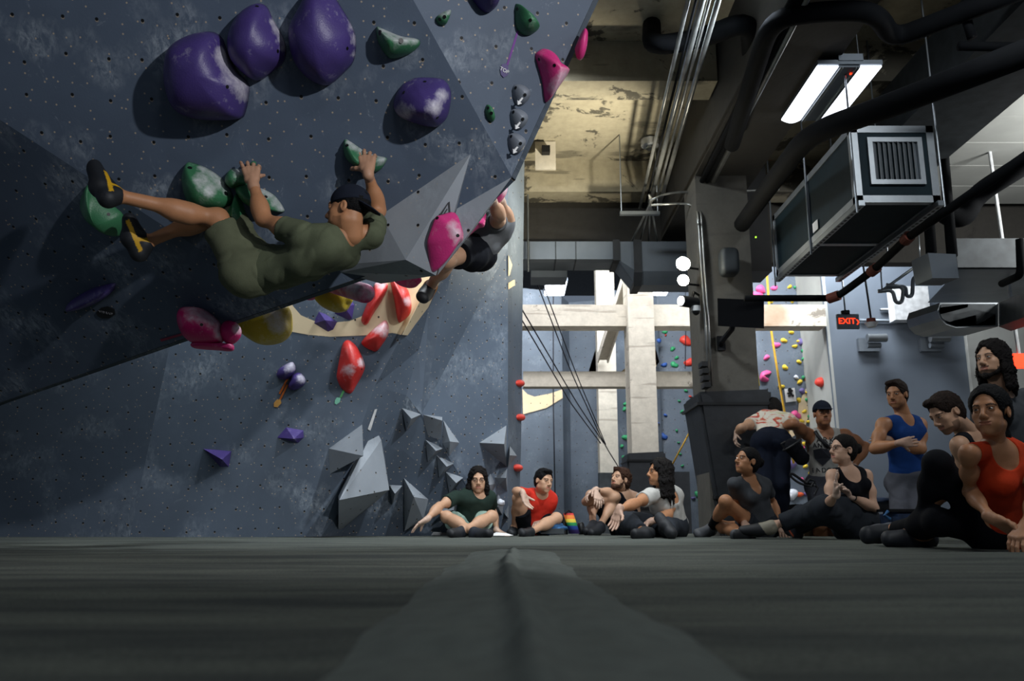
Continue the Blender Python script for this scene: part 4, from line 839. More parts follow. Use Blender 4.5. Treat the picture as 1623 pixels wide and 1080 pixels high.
# far fixtures
for i, (x, y, Y, lb) in enumerate(((880, 458, 17.0, 'left bright fixture on the far hall ceiling under the duct'), (1046, 458, 17.0, 'right bright fixture on the far hall ceiling near the floodlights'))):
    c = at(x, y, Y); r_ = root('ceiling_light', c, lb, 'light', 'far hall ceiling fixtures')
    bm = bm_(); bx(bm, c.x-.21, c.x+.21, Y-.5, Y+.5, c.z-.01, c.z+.02); link('diffuser', bm, 'lamp_far', r_)
    bm = bm_(); bx(bm, c.x-.23, c.x+.23, Y-.52, Y+.52, c.z+.021, c.z+.09); link('housing', bm, 'galv_dull', r_)
    for dx in (-.15, .15):
        bm = bm_(); cyl(bm, (c.x+dx, Y, c.z+.09), (c.x+dx, Y, 6.6), .006, 6); link('hanger_wire', bm, 'galv', r_)
# grey duct across the room
xl, xr = at(760, 400, 10.95).x, at(972, 400, 10.95).x; zt, zb, zf = at(900, 383, 10.5).z, at(900, 411, 10.5).z, at(900, 429, 10.95).z
r_ = root('air_duct', ((xl+xr)/2, 10.7, zb), 'large grey sheet metal duct crossing the hall with an angled drop section', 'duct')
def slab(x0, x1, s0, s1): # cross-section lists of (y,z)
    bm = bm_(); A_ = [bm.verts.new((x0, y, z)) for y, z in s0]; B_ = [bm.verts.new((x1, y, z)) for y, z in s1]; n_ = len(A_)
    for k in range(n_): bm.faces.new((A_[k], A_[(k+1) % n_], B_[(k+1) % n_], B_[k]))
    bm.faces.new(A_[::-1]); bm.faces.new(B_); bmesh.ops.recalc_face_normals(bm, faces=bm.faces[:]); return bm
sL = [(10.5, zt), (10.5, zb), (10.6, zf), (10.95, zf), (10.95, zt)]
zb2, zf2 = at(1050, 430, 10.5).z, at(1050, 452, 10.6).z
sR = [(10.5, zt), (10.5, zb2), (10.6, zf2), (10.95, zf2), (10.95, zt)]
link('duct_section', slab(xl, xr, sL, sL), 'galv_dull', r_)
xm = at(1006, 400, 10.6).x; xe = at(1112, 400, 10.6).x
link('duct_transition', slab(xr, xm, sL, sR), 'galv_dull', r_); link('duct_section', slab(xm, xe, sR, sR), 'galv_dull', r_)
gro = lambda s, g_: [(y+(-g_ if y < 10.7 else g_), z+(g_ if z > zb+.05 else -g_)) for y, z in s]
for x0, x1, s0 in ((xr-.06, xr+.03, gro(sL, .02)), (xm-.03, xm+.07, gro(sR, .02))):
    link('flange', slab(x0, x1, s0, s0), 'flange', r_)
for px in (838, 880, 912):
    x = at(px, 400, 10.5).x; link('seam', slab(x, x+.012, gro(sL, .006), gro(sL, .006)), 'duct_dark', r_)
c = at(837, 425, 10.45); bm = bm_(); cyl(bm, (c.x, 10.45, c.z-.05), (c.x, 10.45, 4.3), .012, 8); link('hanger_rod', bm, 'galv', r_)
a_, b_ = at(842, 440, 10.97), at(899, 440, 10.97)
bm = bm_(); bx(bm, a_.x, b_.x, 10.955, 11.35, at(870, 440, 10.97).z, at(870, 426, 10.97).z+.1); link('duct_branch', bm, 'galv_dull', label='small flat grey duct box tucked under the large duct', cat='duct')
# dark beams above duct
bm = bm_(); bx(bm, -3, 2.0, 10.98, 11.0, 3.7, 4.3); bm.free()
# sprinkler pipe
r_ = pipe([at(1180, 473, 8.2), at(1317, 473, 8.2)], .033, 'black_pipe', 'straight dark sprinkler pipe under the air unit', 'sprinkler_pipe', 0)
r_ = pipe([at(1317, 474, 8.2), at(1332, 467, 8.1), at(1385, 428, 7.6), at(1440, 376, 6.9), at(1640, 238, 5.3)], .036, 'black_pipe', 'long slanting dark sprinkler pipe right of the air unit', 'sprinkler_pipe', .1)
for a_, b_ in ((at(1313, 474, 8.2), at(1330, 468, 8.11)), (at(1380, 432, 7.65), at(1390, 424, 7.55)), (at(1434, 382, 6.95), at(1442, 374, 6.87))):
    bm = bm_(); cyl(bm, a_, b_, .05, 14); link('coupling', bm, 'rust', r_)
# exit sign
c = at(1344.7, 509.5, 9.6); w2, h2 = .128, .088
r_ = root('exit_sign', c, 'lit red EXIT sign hanging on a rod', 'sign')
bm = bm_(); bx(bm, c.x-w2, c.x+w2, 9.6, 9.64, c.z-h2, c.z+h2); link('face_plate', bm, 'galv_dull', r_, bevel=.004)
text('lettering', 'EXIT', Vector((c.x-.018, 9.597, c.z)), Vector((1, 0, 0)), Vector((0, 0, 1)), .098, 'exit_red', r_)
text('arrow', '›', Vector((c.x+.108, 9.597, c.z)), Vector((1, 0, 0)), Vector((0, 0, 1)), .13, 'exit_red', r_)
bm = bm_(); cyl(bm, (c.x-.02, 9.62, c.z+h2), (c.x-.03, 9.62, 4.75), .01, 8); link('rod', bm, 'galv', r_)
bm = bm_(); cyl(bm, (c.x-.02, 9.62, c.z+h2), (c.x-.02, 9.62, c.z+h2+.04), .05, 12); link('canopy', bm, 'black_metal', r_)
c = at(1381, 512, 9.5); r_ = root('alarm_strobe', c, 'white round detector hanging on a rod right of the EXIT sign', 'detector')
bm = bm_(); cyl(bm, c, c+Vector((0, 0, .05)), .05); link('base', bm, 'rust', r_)
bm = bm_(); tube(bm, [c+Vector((0, 0, 0)), c+Vector((0, 0, -.05))], .075, 16, r2=.045); link('dome', bm, 'white_paint', r_)
bm = bm_(); tube(bm, [c+Vector((0, 0, .05)), at(1368, 420, 9.5), at(1366, 400, 9.5)+Vector((0, 0, 1.2))], .012, 8); link('rod', bm, 'black_metal', r_)
# wall fixtures with tubes
for i, x in enumerate((1382, 1481)):
    c = at(x, 543, 15.0); r_ = root('wall_light', c, ('left' if i == 0 else 'right')+' chrome tubular fixture on the grey right wall', 'wall fixture', 'chrome tubular wall fixtures')
    bm = bm_(); bx(bm, c.x-.2, c.x+.17, 15.1, 15.18, c.z-.14, c.z+.1); link('back_plate', bm, 'galv_dull', r_)
    bm = bm_(); cyl(bm, (c.x-.12, 14.9, c.z+.06), (c.x+.22, 14.9, c.z+.06), .075); link('tube', bm, 'galv', r_)
    bm = bm_(); cyl(bm, (c.x-.1, 14.98, c.z-.06), (c.x+.14, 14.98, c.z-.06), .05); link('tube', bm, 'galv_dull', r_)
# small fluorescent / strut rails and U-pipes
pipe([at(1395, 491, 15.15), at(1570, 491, 15.15)], .03, 'galv', 'thin galvanised strut crossing below the right ducts', 'strut_pipe', 0, 8)
pipe([at(1362, 508, 15.15), at(1475, 510, 15.15)], .03, 'galv_dull', 'thin grey strut behind the EXIT sign', 'strut_pipe', 0, 8)
pipe([at(1392, 462, 9), at(1415, 460, 9), at(1419, 480, 9), at(1430, 480, 9), at(1432, 455, 9), at(1405, 452, 9)], .022, 'galv', 'left looping drain trap pipe right of the sprinkler pipe', 'trap_pipe', .06, 8)
pipe([at(1405, 456, 9), at(1436, 454, 9), at(1436, 470, 9), at(1446, 470, 9), at(1447, 440, 9), at(1460, 438, 9)], .022, 'galv_dull', 'right looping drain trap pipe right of the sprinkler pipe', 'trap_pipe', .06, 8)
pipe([at(1395, 463, 9), at(1462, 415, 9)], .016, 'galv', 'slim slanting steel bar above the looping pipes', 'strut_pipe', 0, 8)
for i, (x, ya, yb_) in enumerate(((1396, 430, 460), (1456, 370, 412))):
    pipe([at(x, ya, 9), at(x+2, yb_, 9)], .008, 'galv', ['left', 'right'][i]+' thin hanger wire near the looping pipes', 'hanger_wire', 0, 6)
# right-hand ducts
def qduct(name, front, depth, mat, label, back_shift=(0, 0)):
    bm = bm_(); Y = front[0][2] if len(front[0]) == 3 else 8
    F_ = [at(x, y, Y) for x, y, _ in front]; B_ = [p+Vector((back_shift[0], depth, back_shift[1])) for p in F_]
    v = [bm.verts.new(p) for p in F_]; u = [bm.verts.new(p) for p in B_]; n_ = len(v)
    for k in range(n_): bm.faces.new((v[k], v[(k+1) % n_], u[(k+1) % n_], u[k]))
    bm.faces.new(v[::-1]); bm.faces.new(u); bmesh.ops.recalc_face_normals(bm, faces=bm.faces[:])
    return link(name, bm, mat, label=label, cat='duct')
q = qduct('air_duct', [(1471, 401, 7.5), (1515, 403, 7.5), (1520, 441, 7.5), (1478, 441, 7.5)], .25, 'galv_dull', 'small square silver duct end in the right ceiling tangle', (-.04, 0))
bm = bm_(); bx(bm, at(1520, 440, 8.4).x, 9, 8.4, 8.5, at(1560, 424, 8.4).z, at(1560, 378, 8.4).z); link('air_duct', bm, 'duct_dark', label='broad dark duct side running off the right edge', cat='duct')
bm = bm_(); p_ = [at(1520, 427, 8.4), at(1640, 427, 8.4), at(1640, 480, 11.5), at(1470, 480, 11.5)]
f = [bm.verts.new(p) for p in p_]; bm.faces.new(f); bmesh.ops.solidify(bm, geom=bm.faces[:], thickness=-.04); link('air_duct', bm, 'galv', label='wide shiny silver duct underside below the dark duct at right', cat='duct')
# rounded elbow duct
bm = bm_(); prof = [(1490, 480), (1486, 492), (1490, 505), (1500, 515), (1515, 520), (1582, 518), (1582, 480)]
A_ = [bm.verts.new(at(x, y, 8.6)) for x, y in prof]; B_ = [bm.verts.new(v.co+Vector((-.12, .45, 0))) for v in A_]
for k in range(len(A_)): bm.faces.new((A_[k], A_[(k+1) % len(A_)], B_[(k+1) % len(A_)], B_[k]))
bm.faces.new(B_); bm.faces.new(A_[::-1]); bmesh.ops.recalc_face_normals(bm, faces=bm.faces[:])
r_ = link('air_duct', bm, 'galv', label='silver duct elbow with rounded lower corner above the long haired man', cat='duct')
bm = bm_(); f = [bm.verts.new(at(x, y, 8.59)) for x, y in [(1492, 482), (1489, 493), (1493, 504), (1502, 512), (1516, 517), (1578, 515), (1578, 482)]]; bm.faces.new(f); bmesh.ops.solidify(bm, geom=bm.faces[:], thickness=.01); link('end_panel', bm, 'duct_dark', r_)
bm = bm_(); p_ = [at(1583, 480, 8.6), at(1640, 455, 7.4), at(1640, 497, 7.4), at(1583, 518, 8.6)]
hexa(bm, p_, [p+Vector((.3, .3, .02)) for p in p_]); link('air_duct', bm, 'duct_dark', label='dark duct side slanting towards the camera at right edge', cat='duct')
# dark box unit behind near column
a_ = at(1180, 305, 9.8); b_ = at(1224, 430, 9.8)
bm = bm_(); bx(bm, a_.x, b_.x, 9.8, 10.3, b_.z, 4.745); r_ = link('equipment_box', bm, 'plastic_black', label='tall black equipment box between near column and air unit', cat='box')
bm = bm_(); c = at(1198, 376, 9.79); bx(bm, c.x-.008, c.x+.008, 9.785, 9.8, c.z-.008, c.z+.008); link('indicator', bm, 'led_green', r_)
# big dark duct at upper right and drop pipes
bm = bm_(); bx(bm, 3.62, 4.4, 4.0, 8.3, 3.72, 4.235); link('air_duct', bm, 'duct_dark', label='long dark square duct below the pale boards at upper right', cat='duct')
pipe([at(1520, 73, 5.6), at(1640, 75, 5.6)], .035, 'black_pipe', 'short black pipe with red cap near upper right edge', 'sprinkler_pipe', 0)
pipe([at(1530, 25, 5.6), at(1541, 60, 5.6)], .035, 'black_pipe', 'stub of black pipe dropping from the snaking pipe at upper right', 'pipe', 0)
pipe([at(1490, 330, 8), at(1505, 345, 8), at(1530, 345, 8), at(1545, 310, 8), at(1640, 250, 7.5)], .1, 'black_pipe', 'thick black bent pipe right of the air unit', 'pipe', .2)
pipe([at(1473, 300, 8.2)+Vector((0, 0, .6)), at(1476, 400, 7.7)], .05, 'black_pipe', 'left upright black pipe above the small silver duct end', 'pipe', 0)
pipe([at(1503, 300, 8.2)+Vector((0, 0, .6)), at(1509, 405, 7.7)], .05, 'black_pipe', 'right upright black pipe above the small silver duct end', 'pipe', 0)
pipe([at(1588, 450, 7.8), at(1618, 436, 7.4), at(1616, 380, 7.4)], .035, 'black_pipe', 'bent black pipe crossing the silver duct underside', 'pipe', .08)
bm = bm_(); c = at(1615, 572, 9); bx(bm, c.x-.05, c.x+.25, 9, 9.04, c.z-.08, c.z+.08); r_ = link('exit_sign', bm, 'exit_red', label='second lit red sign cut by the right edge behind the long haired man', cat='sign')
bm = bm_(); cyl(bm, (c.x+.02, 9.02, c.z+.08), (c.x-.02, 9.02, 4.3), .02, 8); link('rod', bm, 'white_paint', r_)
bm = bm_(); a_ = at(1380, 475, 14.6); bx(bm, at(1414, 470, 14.9).x, at(1470, 470, 14.9).x, 14.85, 15.1, at(1420, 508, 14.9).z, at(1420, 455, 14.9).z); link('electrical_cabinet', bm, 'white_paint', label='white box on grey right wall behind the looping pipes', cat='box')
# spotlights out of frame (housings of the key lights)
for loc, to, wh in (((2.9, -.4, 2.75), (-1.0, 4.2, 1.9), 'right of the camera aimed at the overhang'), ((1.9, 5.4, 4.2), (-1.9, 8.0, .8), 'over the mat aimed at the back wall')):
    l_ = Vector(loc); d_ = (Vector(to)-l_).normalized(); bm = bm_(); tube(bm, [l_-d_*.12, l_-d_*.3], .09, 16, r2=.06); cyl(bm, l_-d_*.2, (l_.x, l_.y, 4.75), .012, 8); link('spotlight', bm, 'black_metal', label='black spotlight can under the ceiling '+wh, cat='spotlight')
# ================================================================== PROPS
bm = bm_(); a_, b_ = at(1244, 797, 8.6), at(1440, 797, 8.6)
bx(bm, a_.x, b_.x, 8.3, 8.9, .235, .29); r_ = link('bench', bm, 'plastic_black', label='long low bench with black padded top behind the seated women', cat='bench', bevel=.01)
bm = bm_(); bx(bm, a_.x+.02, b_.x-.05, 8.34, 8.86, -.36, .235); bm.free()
for x in (a_.x+.03, a_.x+.6, b_.x-.1):
    bm = bm_(); bx(bm, x, x+.06, 8.36, 8.84, -.36, .235); link('leg', bm, 'wood', r_)
bm = bm_(); bx(bm, a_.x+.09, b_.x-.1, 8.6, 8.64, -.2, .12); link('back_panel', bm, 'wood', r_)
def bag(name, c, r, mat, label, cat='bag', n_=.15):
    bm = bm_(); bmesh.ops.create_icosphere(bm, subdivisions=3, radius=1)
    for v in bm.verts:
        q = v.co*(1+n_*noise.noise(v.co*2+Vector(c))); v.co = Vector((q.x*r[0], q.y*r[1], max(-.8, q.z)*r[2]+r[2]*.8))+Vector(c)
    return link(name, bm, mat, label=label, cat=cat, smooth=True)
simple('blue_cloth', '2c5a86', .7, var=.5, scale=25); simple('navy_cloth', '1a2c48', .7, var=.5, scale=20)
c = gnd(874, 8.6, 0); r_ = bag('chalk_bag', c, (.13, .1, .07), 'blue_cloth', 'blue patterned cloth bag between red shirt man and rainbow bag', n_=.5)
bm = bm_(); bx(bm, c.x-.11, c.x+.12, 8.5, 8.54, .01, .06); link('chalk_box', bm, 'duct_dark', label='small dark tray in front of the blue cloth bag', cat='tray')
# rainbow chalk bag
c = gnd(906, 8.7, 0); r_ = root('rainbow_bag', c, 'rainbow striped chalk bag leaning beside a black bottle', 'bag')
m, nt, b = nodes('rainbow'); tc = N(nt, 'ShaderNodeTexCoord'); sp = N(nt, 'ShaderNodeSeparateXYZ'); nt.links.new(tc.outputs['Object'], sp.inputs[0])
mt = N(nt, 'ShaderNodeMath', operation='MULTIPLY_ADD'); mt.inputs[1].default_value = 4.2; mt.inputs[2].default_value = .0; nt.links.new(sp.outputs['Z'], mt.inputs[0])
rp = ramp(nt, mt.outputs[0], [(0, srgb('3a2a6a')), (.2, srgb('2a4aa0')), (.36, srgb('2a9050')), (.5, srgb('d8c040')), (.64, srgb('d87830')), (.8, srgb('c83838')), (.93, srgb('e08a98'))]); rp.color_ramp.interpolation = 'CONSTANT'
nt.links.new(rp.outputs[0], b.inputs['Base Color']); b.inputs['Roughness'].default_value = .8; M['rainbow'] = m
bm = bm_(); bmesh.ops.create_cone(bm, segments=20, radius1=.055, radius2=.05, depth=.2, cap_ends=True)
for v in bm.verts: v.co = Vector((v.co.x-v.co.z*.3, v.co.y, v.co.z+.11))+c
link('pouch', bm, 'rainbow', r_, smooth=True)
bm = bm_(); tube(bm, [c+Vector((-.07, -.04, .2)), c+Vector((-.03, -.06, .235)), c+Vector((.02, 0, .2))], .008, 8); link('drawstring', bm, 'plastic_black', r_)
c = gnd(894, 8.75, 0); bm = bm_(); cyl(bm, c, c+Vector((0, 0, .17)), .038); r_ = link('water_bottle', bm, 'plastic_black', label='black water bottle left of the rainbow bag', cat='bottle'); 
bm = bm_(); cyl(bm, c+Vector((0, 0, .17)), c+Vector((0, 0, .2)), .022); link('bottle_cap', bm, 'galv_dull', r_)
bag('dark_pouch', gnd(921, 8.8, 0), (.04, .05, .07), 'plastic_black', 'small dark pouch just right of the rainbow bag')
c = gnd(698, 8.3, 0); bm = bm_(); hull(bm, [c+Vector((x, y, z)) for x, y, z in ((-.09, 0, 0), (.06, 0, 0), (.06, .08, 0), (-.09, .08, 0), (-.07, .02, .03), (.05, .02, .025), (.05, .06, .025), (-.07, .06, .03))]); link('phone_case', bm, 'plastic_black', label='flat black object on the mat left of the glasses man', cat='case')
c = gnd(790, 8.05, 0); bm = bm_(); hull(bm, [c+Vector((x, y, z)) for x, y, z in ((-.09, 0, .0), (.12, 0, .0), (.14, .15, .0), (-.07, .15, .0), (-.02, .06, .03), (.08, .06, .02))]); link('paper_sheet', bm, 'white_mark', label='crumpled white paper on mat beside the hand of the glasses man', cat='paper')
for k in range(3):
    bm = bm_(); r0_ = gnd(1416+k*16, 6.9, 0)
c = gnd(1432, 6.6, 0); r_ = root('tote_bag', c, 'blue transparent tote bag with dark rim behind the legs of orange top woman', 'bag')
bm = bm_(); hull(bm, [c+Vector((x, y, z)) for x in (-.13, .13) for y in (-.1, .1) for z in (0, .2)]); bmesh.ops.bevel(bm, geom=bm.edges[:], offset=.02, segments=2, affect='EDGES'); link('bag_body', bm, 'navy_cloth', r_)
bm = bm_(); bx(bm, c.x-.14, c.x+.14, c.y-.11, c.y+.11, .195, .215); link('rim', bm, 'black_metal', r_)
bm = bm_(); tube(bm, [c+Vector((-.14, -.1, .2)), c+Vector((-.17, -.1, .17)), c+Vector((-.13, -.1, .14))], .012, 8); link('handle', bm, 'blue_cloth', r_)
bag('folded_towel', gnd(1405, 7.8, .28), (.16, .12, .035), 'navy_cloth', 'dark blue folded towel lying on the bench', 'towel', .3)
# ================================================================== PEOPLE: signed distance bodies turned into one mesh
def V3(p): return np.array((p[0], p[1], p[2]), dtype=np.float64)
def unit(v): return v/(np.linalg.norm(v)+1e-9)
def frame(f, u):
    f = unit(V3(f)); u = V3(u); r = unit(np.cross(f, u)); u = np.cross(r, f); return np.stack([r, f, u], 1)   # columns: right, forward, up
class Sdf:
    def __init__(s): s.o = []
    def cap(s, a, b, ra, rb=None, k=.02, sub=False, flat=False):
        a, b = V3(a), V3(b); rb = ra if rb is None else rb; m_ = max(ra, rb)
        s.o.append(('c', np.minimum(a, b)-m_, np.maximum(a, b)+m_, (a, b, ra, rb, flat), k, sub)); return s
    def ell(s, c, r, R=None, k=.02, sub=False):
        c = V3(c); r = np.array(r, float); m_ = r.max(); R = np.eye(3) if R is None else R
        ext = np.sqrt(((R*r)**2).sum(1)); s.o.append(('e', c-ext, c+ext, (c, r, R), k, sub)); return s
    def half(s, p, n, k=.004):   # removes the side the normal points to
        s.o.append(('h', None, None, (V3(p), unit(V3(n))), k, True)); return s
    def mesh(s, res, disp=None, pad=.012):
        lo = np.min([o[1] for o in s.o if not o[5]], 0)-pad; hi = np.max([o[2] for o in s.o if not o[5]], 0)+pad
        n = np.ceil((hi-lo)/res).astype(int)+1
        ax = [lo[i]+res*np.arange(n[i]) for i in range(3)]
        F = np.full(n, .2, np.float32); mg = .05
        for kind, l, h, arg, k, sub in s.o:
            if l is None: sl = [slice(0, n[i]) for i in range(3)]
            else:
                i0 = np.clip(np.floor((l-mg-lo)/res).astype(int), 0, n-1); i1 = np.clip(np.ceil((h+mg-lo)/res).astype(int)+1, 1, n)
                if (i1 <= i0).any(): continue
                sl = [slice(i0[i], i1[i]) for i in range(3)]
            X = ax[0][sl[0]][:, None, None].astype(np.float32); Y = ax[1][sl[1]][None, :, None].astype(np.float32); Z = ax[2][sl[2]][None, None, :].astype(np.float32)
            if kind == 'c':
                a, b, ra, rb, flat = arg; d = b-a; L2 = d.dot(d)+1e-9
                x, y, z = X-a[0], Y-a[1], Z-a[2]; t0 = (x*d[0]+y*d[1]+z*d[2])/L2; t = np.clip(t0, 0, 1)
                g = np.sqrt((x-t*d[0])**2+(y-t*d[1])**2+(z-t*d[2])**2)-(ra+(rb-ra)*t)
                if flat: g = np.maximum(g, (t0-1)*math.sqrt(L2))
            elif kind == 'e':
                c, r, R = arg; x, y, z = X-c[0], Y-c[1], Z-c[2]
                q = [x*R[0, i]+y*R[1, i]+z*R[2, i] for i in range(3)]
                k0 = np.sqrt((q[0]/r[0])**2+(q[1]/r[1])**2+(q[2]/r[2])**2); k1 = np.sqrt((q[0]/r[0]**2)**2+(q[1]/r[1]**2)**2+(q[2]/r[2]**2)**2)+1e-9
                g = k0*(k0-1)/k1
            else:
                p, nn = arg; g = -((X-p[0])*nn[0]+(Y-p[1])*nn[1]+(Z-p[2])*nn[2])
            f = F[tuple(sl)]
            if not sub:
                hh = np.maximum(k-np.abs(f-g), 0)/k; F[tuple(sl)] = np.minimum(f, g)-hh*hh*k*.25
            else:
                g = -g if kind != 'h' else -g
                hh = np.maximum(k-np.abs(f-g), 0)/k; F[tuple(sl)] = np.maximum(f, g)+hh*hh*k*.25
        if disp is not None:
            near = np.argwhere(np.abs(F) < .03); P = lo+near*res
            F[tuple(near.T)] += disp(P).astype(np.float32)
        F[0], F[-1], F[:, 0], F[:, -1], F[:, :, 0], F[:, :, -1] = .1, .1, .1, .1, .1, .1
        ins = F < 0
        cnt = np.zeros(np.array(F.shape)-1, np.int8)
        cs = [(i, j, k) for i in (0, 1) for j in (0, 1) for k in (0, 1)]
        sh = F.shape
        for (i, j, k) in cs: cnt += ins[i:sh[0]-1+i, j:sh[1]-1+j, k:sh[2]-1+k]
        act = (cnt > 0) & (cnt < 8); idx = np.argwhere(act)
        if not len(idx): return np.zeros((0, 3)), np.zeros((0, 4), int)
        ids = np.full(act.shape, -1, np.int32); ids[act] = np.arange(len(idx))
        acc = np.zeros((len(idx), 3)); num = np.zeros(len(idx))
        for a in range(8):
            for ax_ in range(3):
                ca = cs[a]
                if ca[ax_]: continue
                cb = list(ca); cb[ax_] = 1
                fa = F[idx[:, 0]+ca[0], idx[:, 1]+ca[1], idx[:, 2]+ca[2]]; fb = F[idx[:, 0]+cb[0], idx[:, 1]+cb[1], idx[:, 2]+cb[2]]
                m_ = (fa < 0) != (fb < 0); t = np.where(m_, fa/(fa-fb+1e-12), 0)
                pt = np.tile(np.array(ca, float), (len(idx), 1)); pt[:, ax_] += t
                acc[m_] += pt[m_]; num[m_] += 1
        verts = lo+(idx+acc/num[:, None])*res
        quads = []
        for ax_ in range(3):
            o1, o2 = [(1, 2), (2, 0), (0, 1)][ax_]
            a = [slice(None)]*3; b = [slice(None)]*3; a[ax_] = slice(0, -1); b[ax_] = slice(1, None)
            for o_ in (o1, o2): a[o_] = slice(1, -1); b[o_] = slice(1, -1)
            A, B = ins[tuple(a)], ins[tuple(b)]; e = np.argwhere(A != B)
            flip = A[tuple(e.T)]
            e[:, o1] += 1; e[:, o2] += 1
            def cid(d1, d2):
                q = e.copy(); q[:, o1] -= d1; q[:, o2] -= d2; return ids[tuple(q.T)]
            Q = np.stack([cid(1, 1), cid(0, 1), cid(0, 0), cid(1, 0)], 1)
            Q[~flip] = Q[~flip][:, ::-1]; quads.append(Q)
        Q = np.concatenate(quads); Q = Q[(Q >= 0).all(1)]
        return verts, Q
def to_object(name, chunks, mat, parent, colors=None):
    vs, qs, off = [], [], 0
    for v, q in chunks:
        vs.append(v); qs.append(q+off); off += len(v)
    v = np.concatenate(vs)-V3(parent.location); q = np.concatenate(qs)
    me = bpy.data.meshes.new(name); me.vertices.add(len(v)); me.vertices.foreach_set('co', v.astype(np.float32).ravel())
    me.loops.add(q.size); me.loops.foreach_set('vertex_index', q.astype(np.int32).ravel())
    me.polygons.add(len(q)); me.polygons.foreach_set('loop_start', np.arange(0, q.size, 4, dtype=np.int32))
    me.update(calc_edges=True); me.polygons.foreach_set('use_smooth', np.ones(len(q), bool)); me.validate()
    if colors is not None and len(me.vertices) == len(colors):
        at_ = me.color_attributes.new('Col', 'FLOAT_COLOR', 'POINT'); at_.data.foreach_set('color', np.concatenate([colors, np.ones((len(colors), 1))], 1).astype(np.float32).ravel())
    me.materials.append(M[mat] if isinstance(mat, str) else mat)
    o = bpy.data.objects.new(name, me); COL.objects.link(o); o.parent = parent; return o
simple('skin', 'c09070', .48, attr='Col', var=.08, scale=30, bump=.12, bscale=220, spec=.35)
simple('eye', 'ffffff', .15, attr='Col', var=0)
simple('hair_dark', '110d0c', .72, spec=.18, var=.5, scale=70, bump=.8, bscale=130); simple('hair_brown', '3a2418', .72, spec=.18, var=.5, scale=70, bump=.8, bscale=130); simple('hair_black', '08080a', .72, spec=.18, var=.5, scale=70, bump=.6, bscale=130)
simple('hair_mid', '20150f', .72, spec=.18, var=.5, scale=70, bump=.6, bscale=130)
def cloth(name, hx, var=.12, scale=14): return simple(name, hx, .9, var=var, scale=scale, bump=.25, bscale=300, spec=.15)
cloth('olive', '565c48'); cloth('olive_short', '5a5e4a'); cloth('cap_navy', '1b202c'); cloth('black_cloth', '101218'); cloth('grey_tee', '6a6c6e'); cloth('dark_green_tee', '24322c'); cloth('red_tee', 'cc3426'); cloth('white_tee', 'b4b2ac'); cloth('tee_charcoal', '474a4e')
cloth('blue_tank', '1c3f7c'); cloth('orange_tank', 'c03c1e'); cloth('grey_shorts', '50525a'); cloth('mint_short', '8fa89c'); cloth('charcoal_pant', '2c3036'); cloth('navy_pant', '161c2a'); cloth('black_tight', '0e1015'); cloth('sock_black', '0c0d10')
simple('rubber', '17191d', .6); simple('shoe_attr', 'ffffff', .6, attr='Col', var=.1); simple('metal_frame', '1a1a1c', .3, .6)
# tie dye
m, nt, b = nodes('tie_dye'); tc = N(nt, 'ShaderNodeTexCoord').outputs['Object']
mpn = N(nt, 'ShaderNodeMapping'); mpn.inputs['Scale'].default_value = (1, 1, 2.2); nt.links.new(tc, mpn.inputs[0])
wv = N(nt, 'ShaderNodeTexNoise', Scale=5.5, Detail=5.0, Roughness=.7, Distortion=1.2); nt.links.new(mpn.outputs[0], wv.inputs[0])
rp = ramp(nt, wv.outputs[0], [(.3, srgb('b8b060')), (.4, srgb('d8d2c4')), (.5, srgb('d8d2c4')), (.56, srgb('c86a40')), (.63, srgb('b02c44')), (.75, srgb('d0c8bc'))])
nt.links.new(rp.outputs[0], b.inputs['Base Color']); b.inputs['Roughness'].default_value = .9; M['tie_dye'] = m
def folds(amp, freq=9., seed=0.):
    rs = np.random.RandomState(int(seed*10)+3); D = rs.randn(5, 3); D /= np.linalg.norm(D, axis=1)[:, None]; ph = rs.rand(5)*6
    def f(P):
        q = P@D.T*freq*np.array([1, 1.4, 1.9, 2.7, 3.6]); w_ = np.sin(q+ph)
        q2 = np.sin(q[:, 0]*1.7+w_[:, 1]*1.6)*.5+np.sin(q[:, 2]+w_[:, 0]*2.0)*.35+np.sin(q[:, 3]*1.3+w_[:, 2]*1.8)*.25+np.sin(q[:, 4]*1.8+w_[:, 1]*2)*.12
        q3 = np.sin(q[:, 1]*2.3+w_[:, 0]*2.4+q2*2.2)
        return np.minimum((1-np.abs(q2)*1.7)+.55*(1-np.abs(q3)*1.6), .35)*amp
    return f
def strands(amp, seed=0., freq=60):
    g = folds(amp, freq, seed)
    return lambda P: g(P)+amp*.3
def seg(parent, px, py, L, side):
    """point on the pixel ray at distance L from parent, nearer (-1) or farther (+1)"""
    r = np.array(ray(px, py)); r = r/np.linalg.norm(r); o = np.array(O); p = V3(parent)
    t = (p-o).dot(r); c = o+r*t; d = np.linalg.norm(c-p)
    if d >= L: return c if d < L*1.25 else p+(c-p)*L*1.25/d
    return c+r*math.sqrt(L*L-d*d)*side
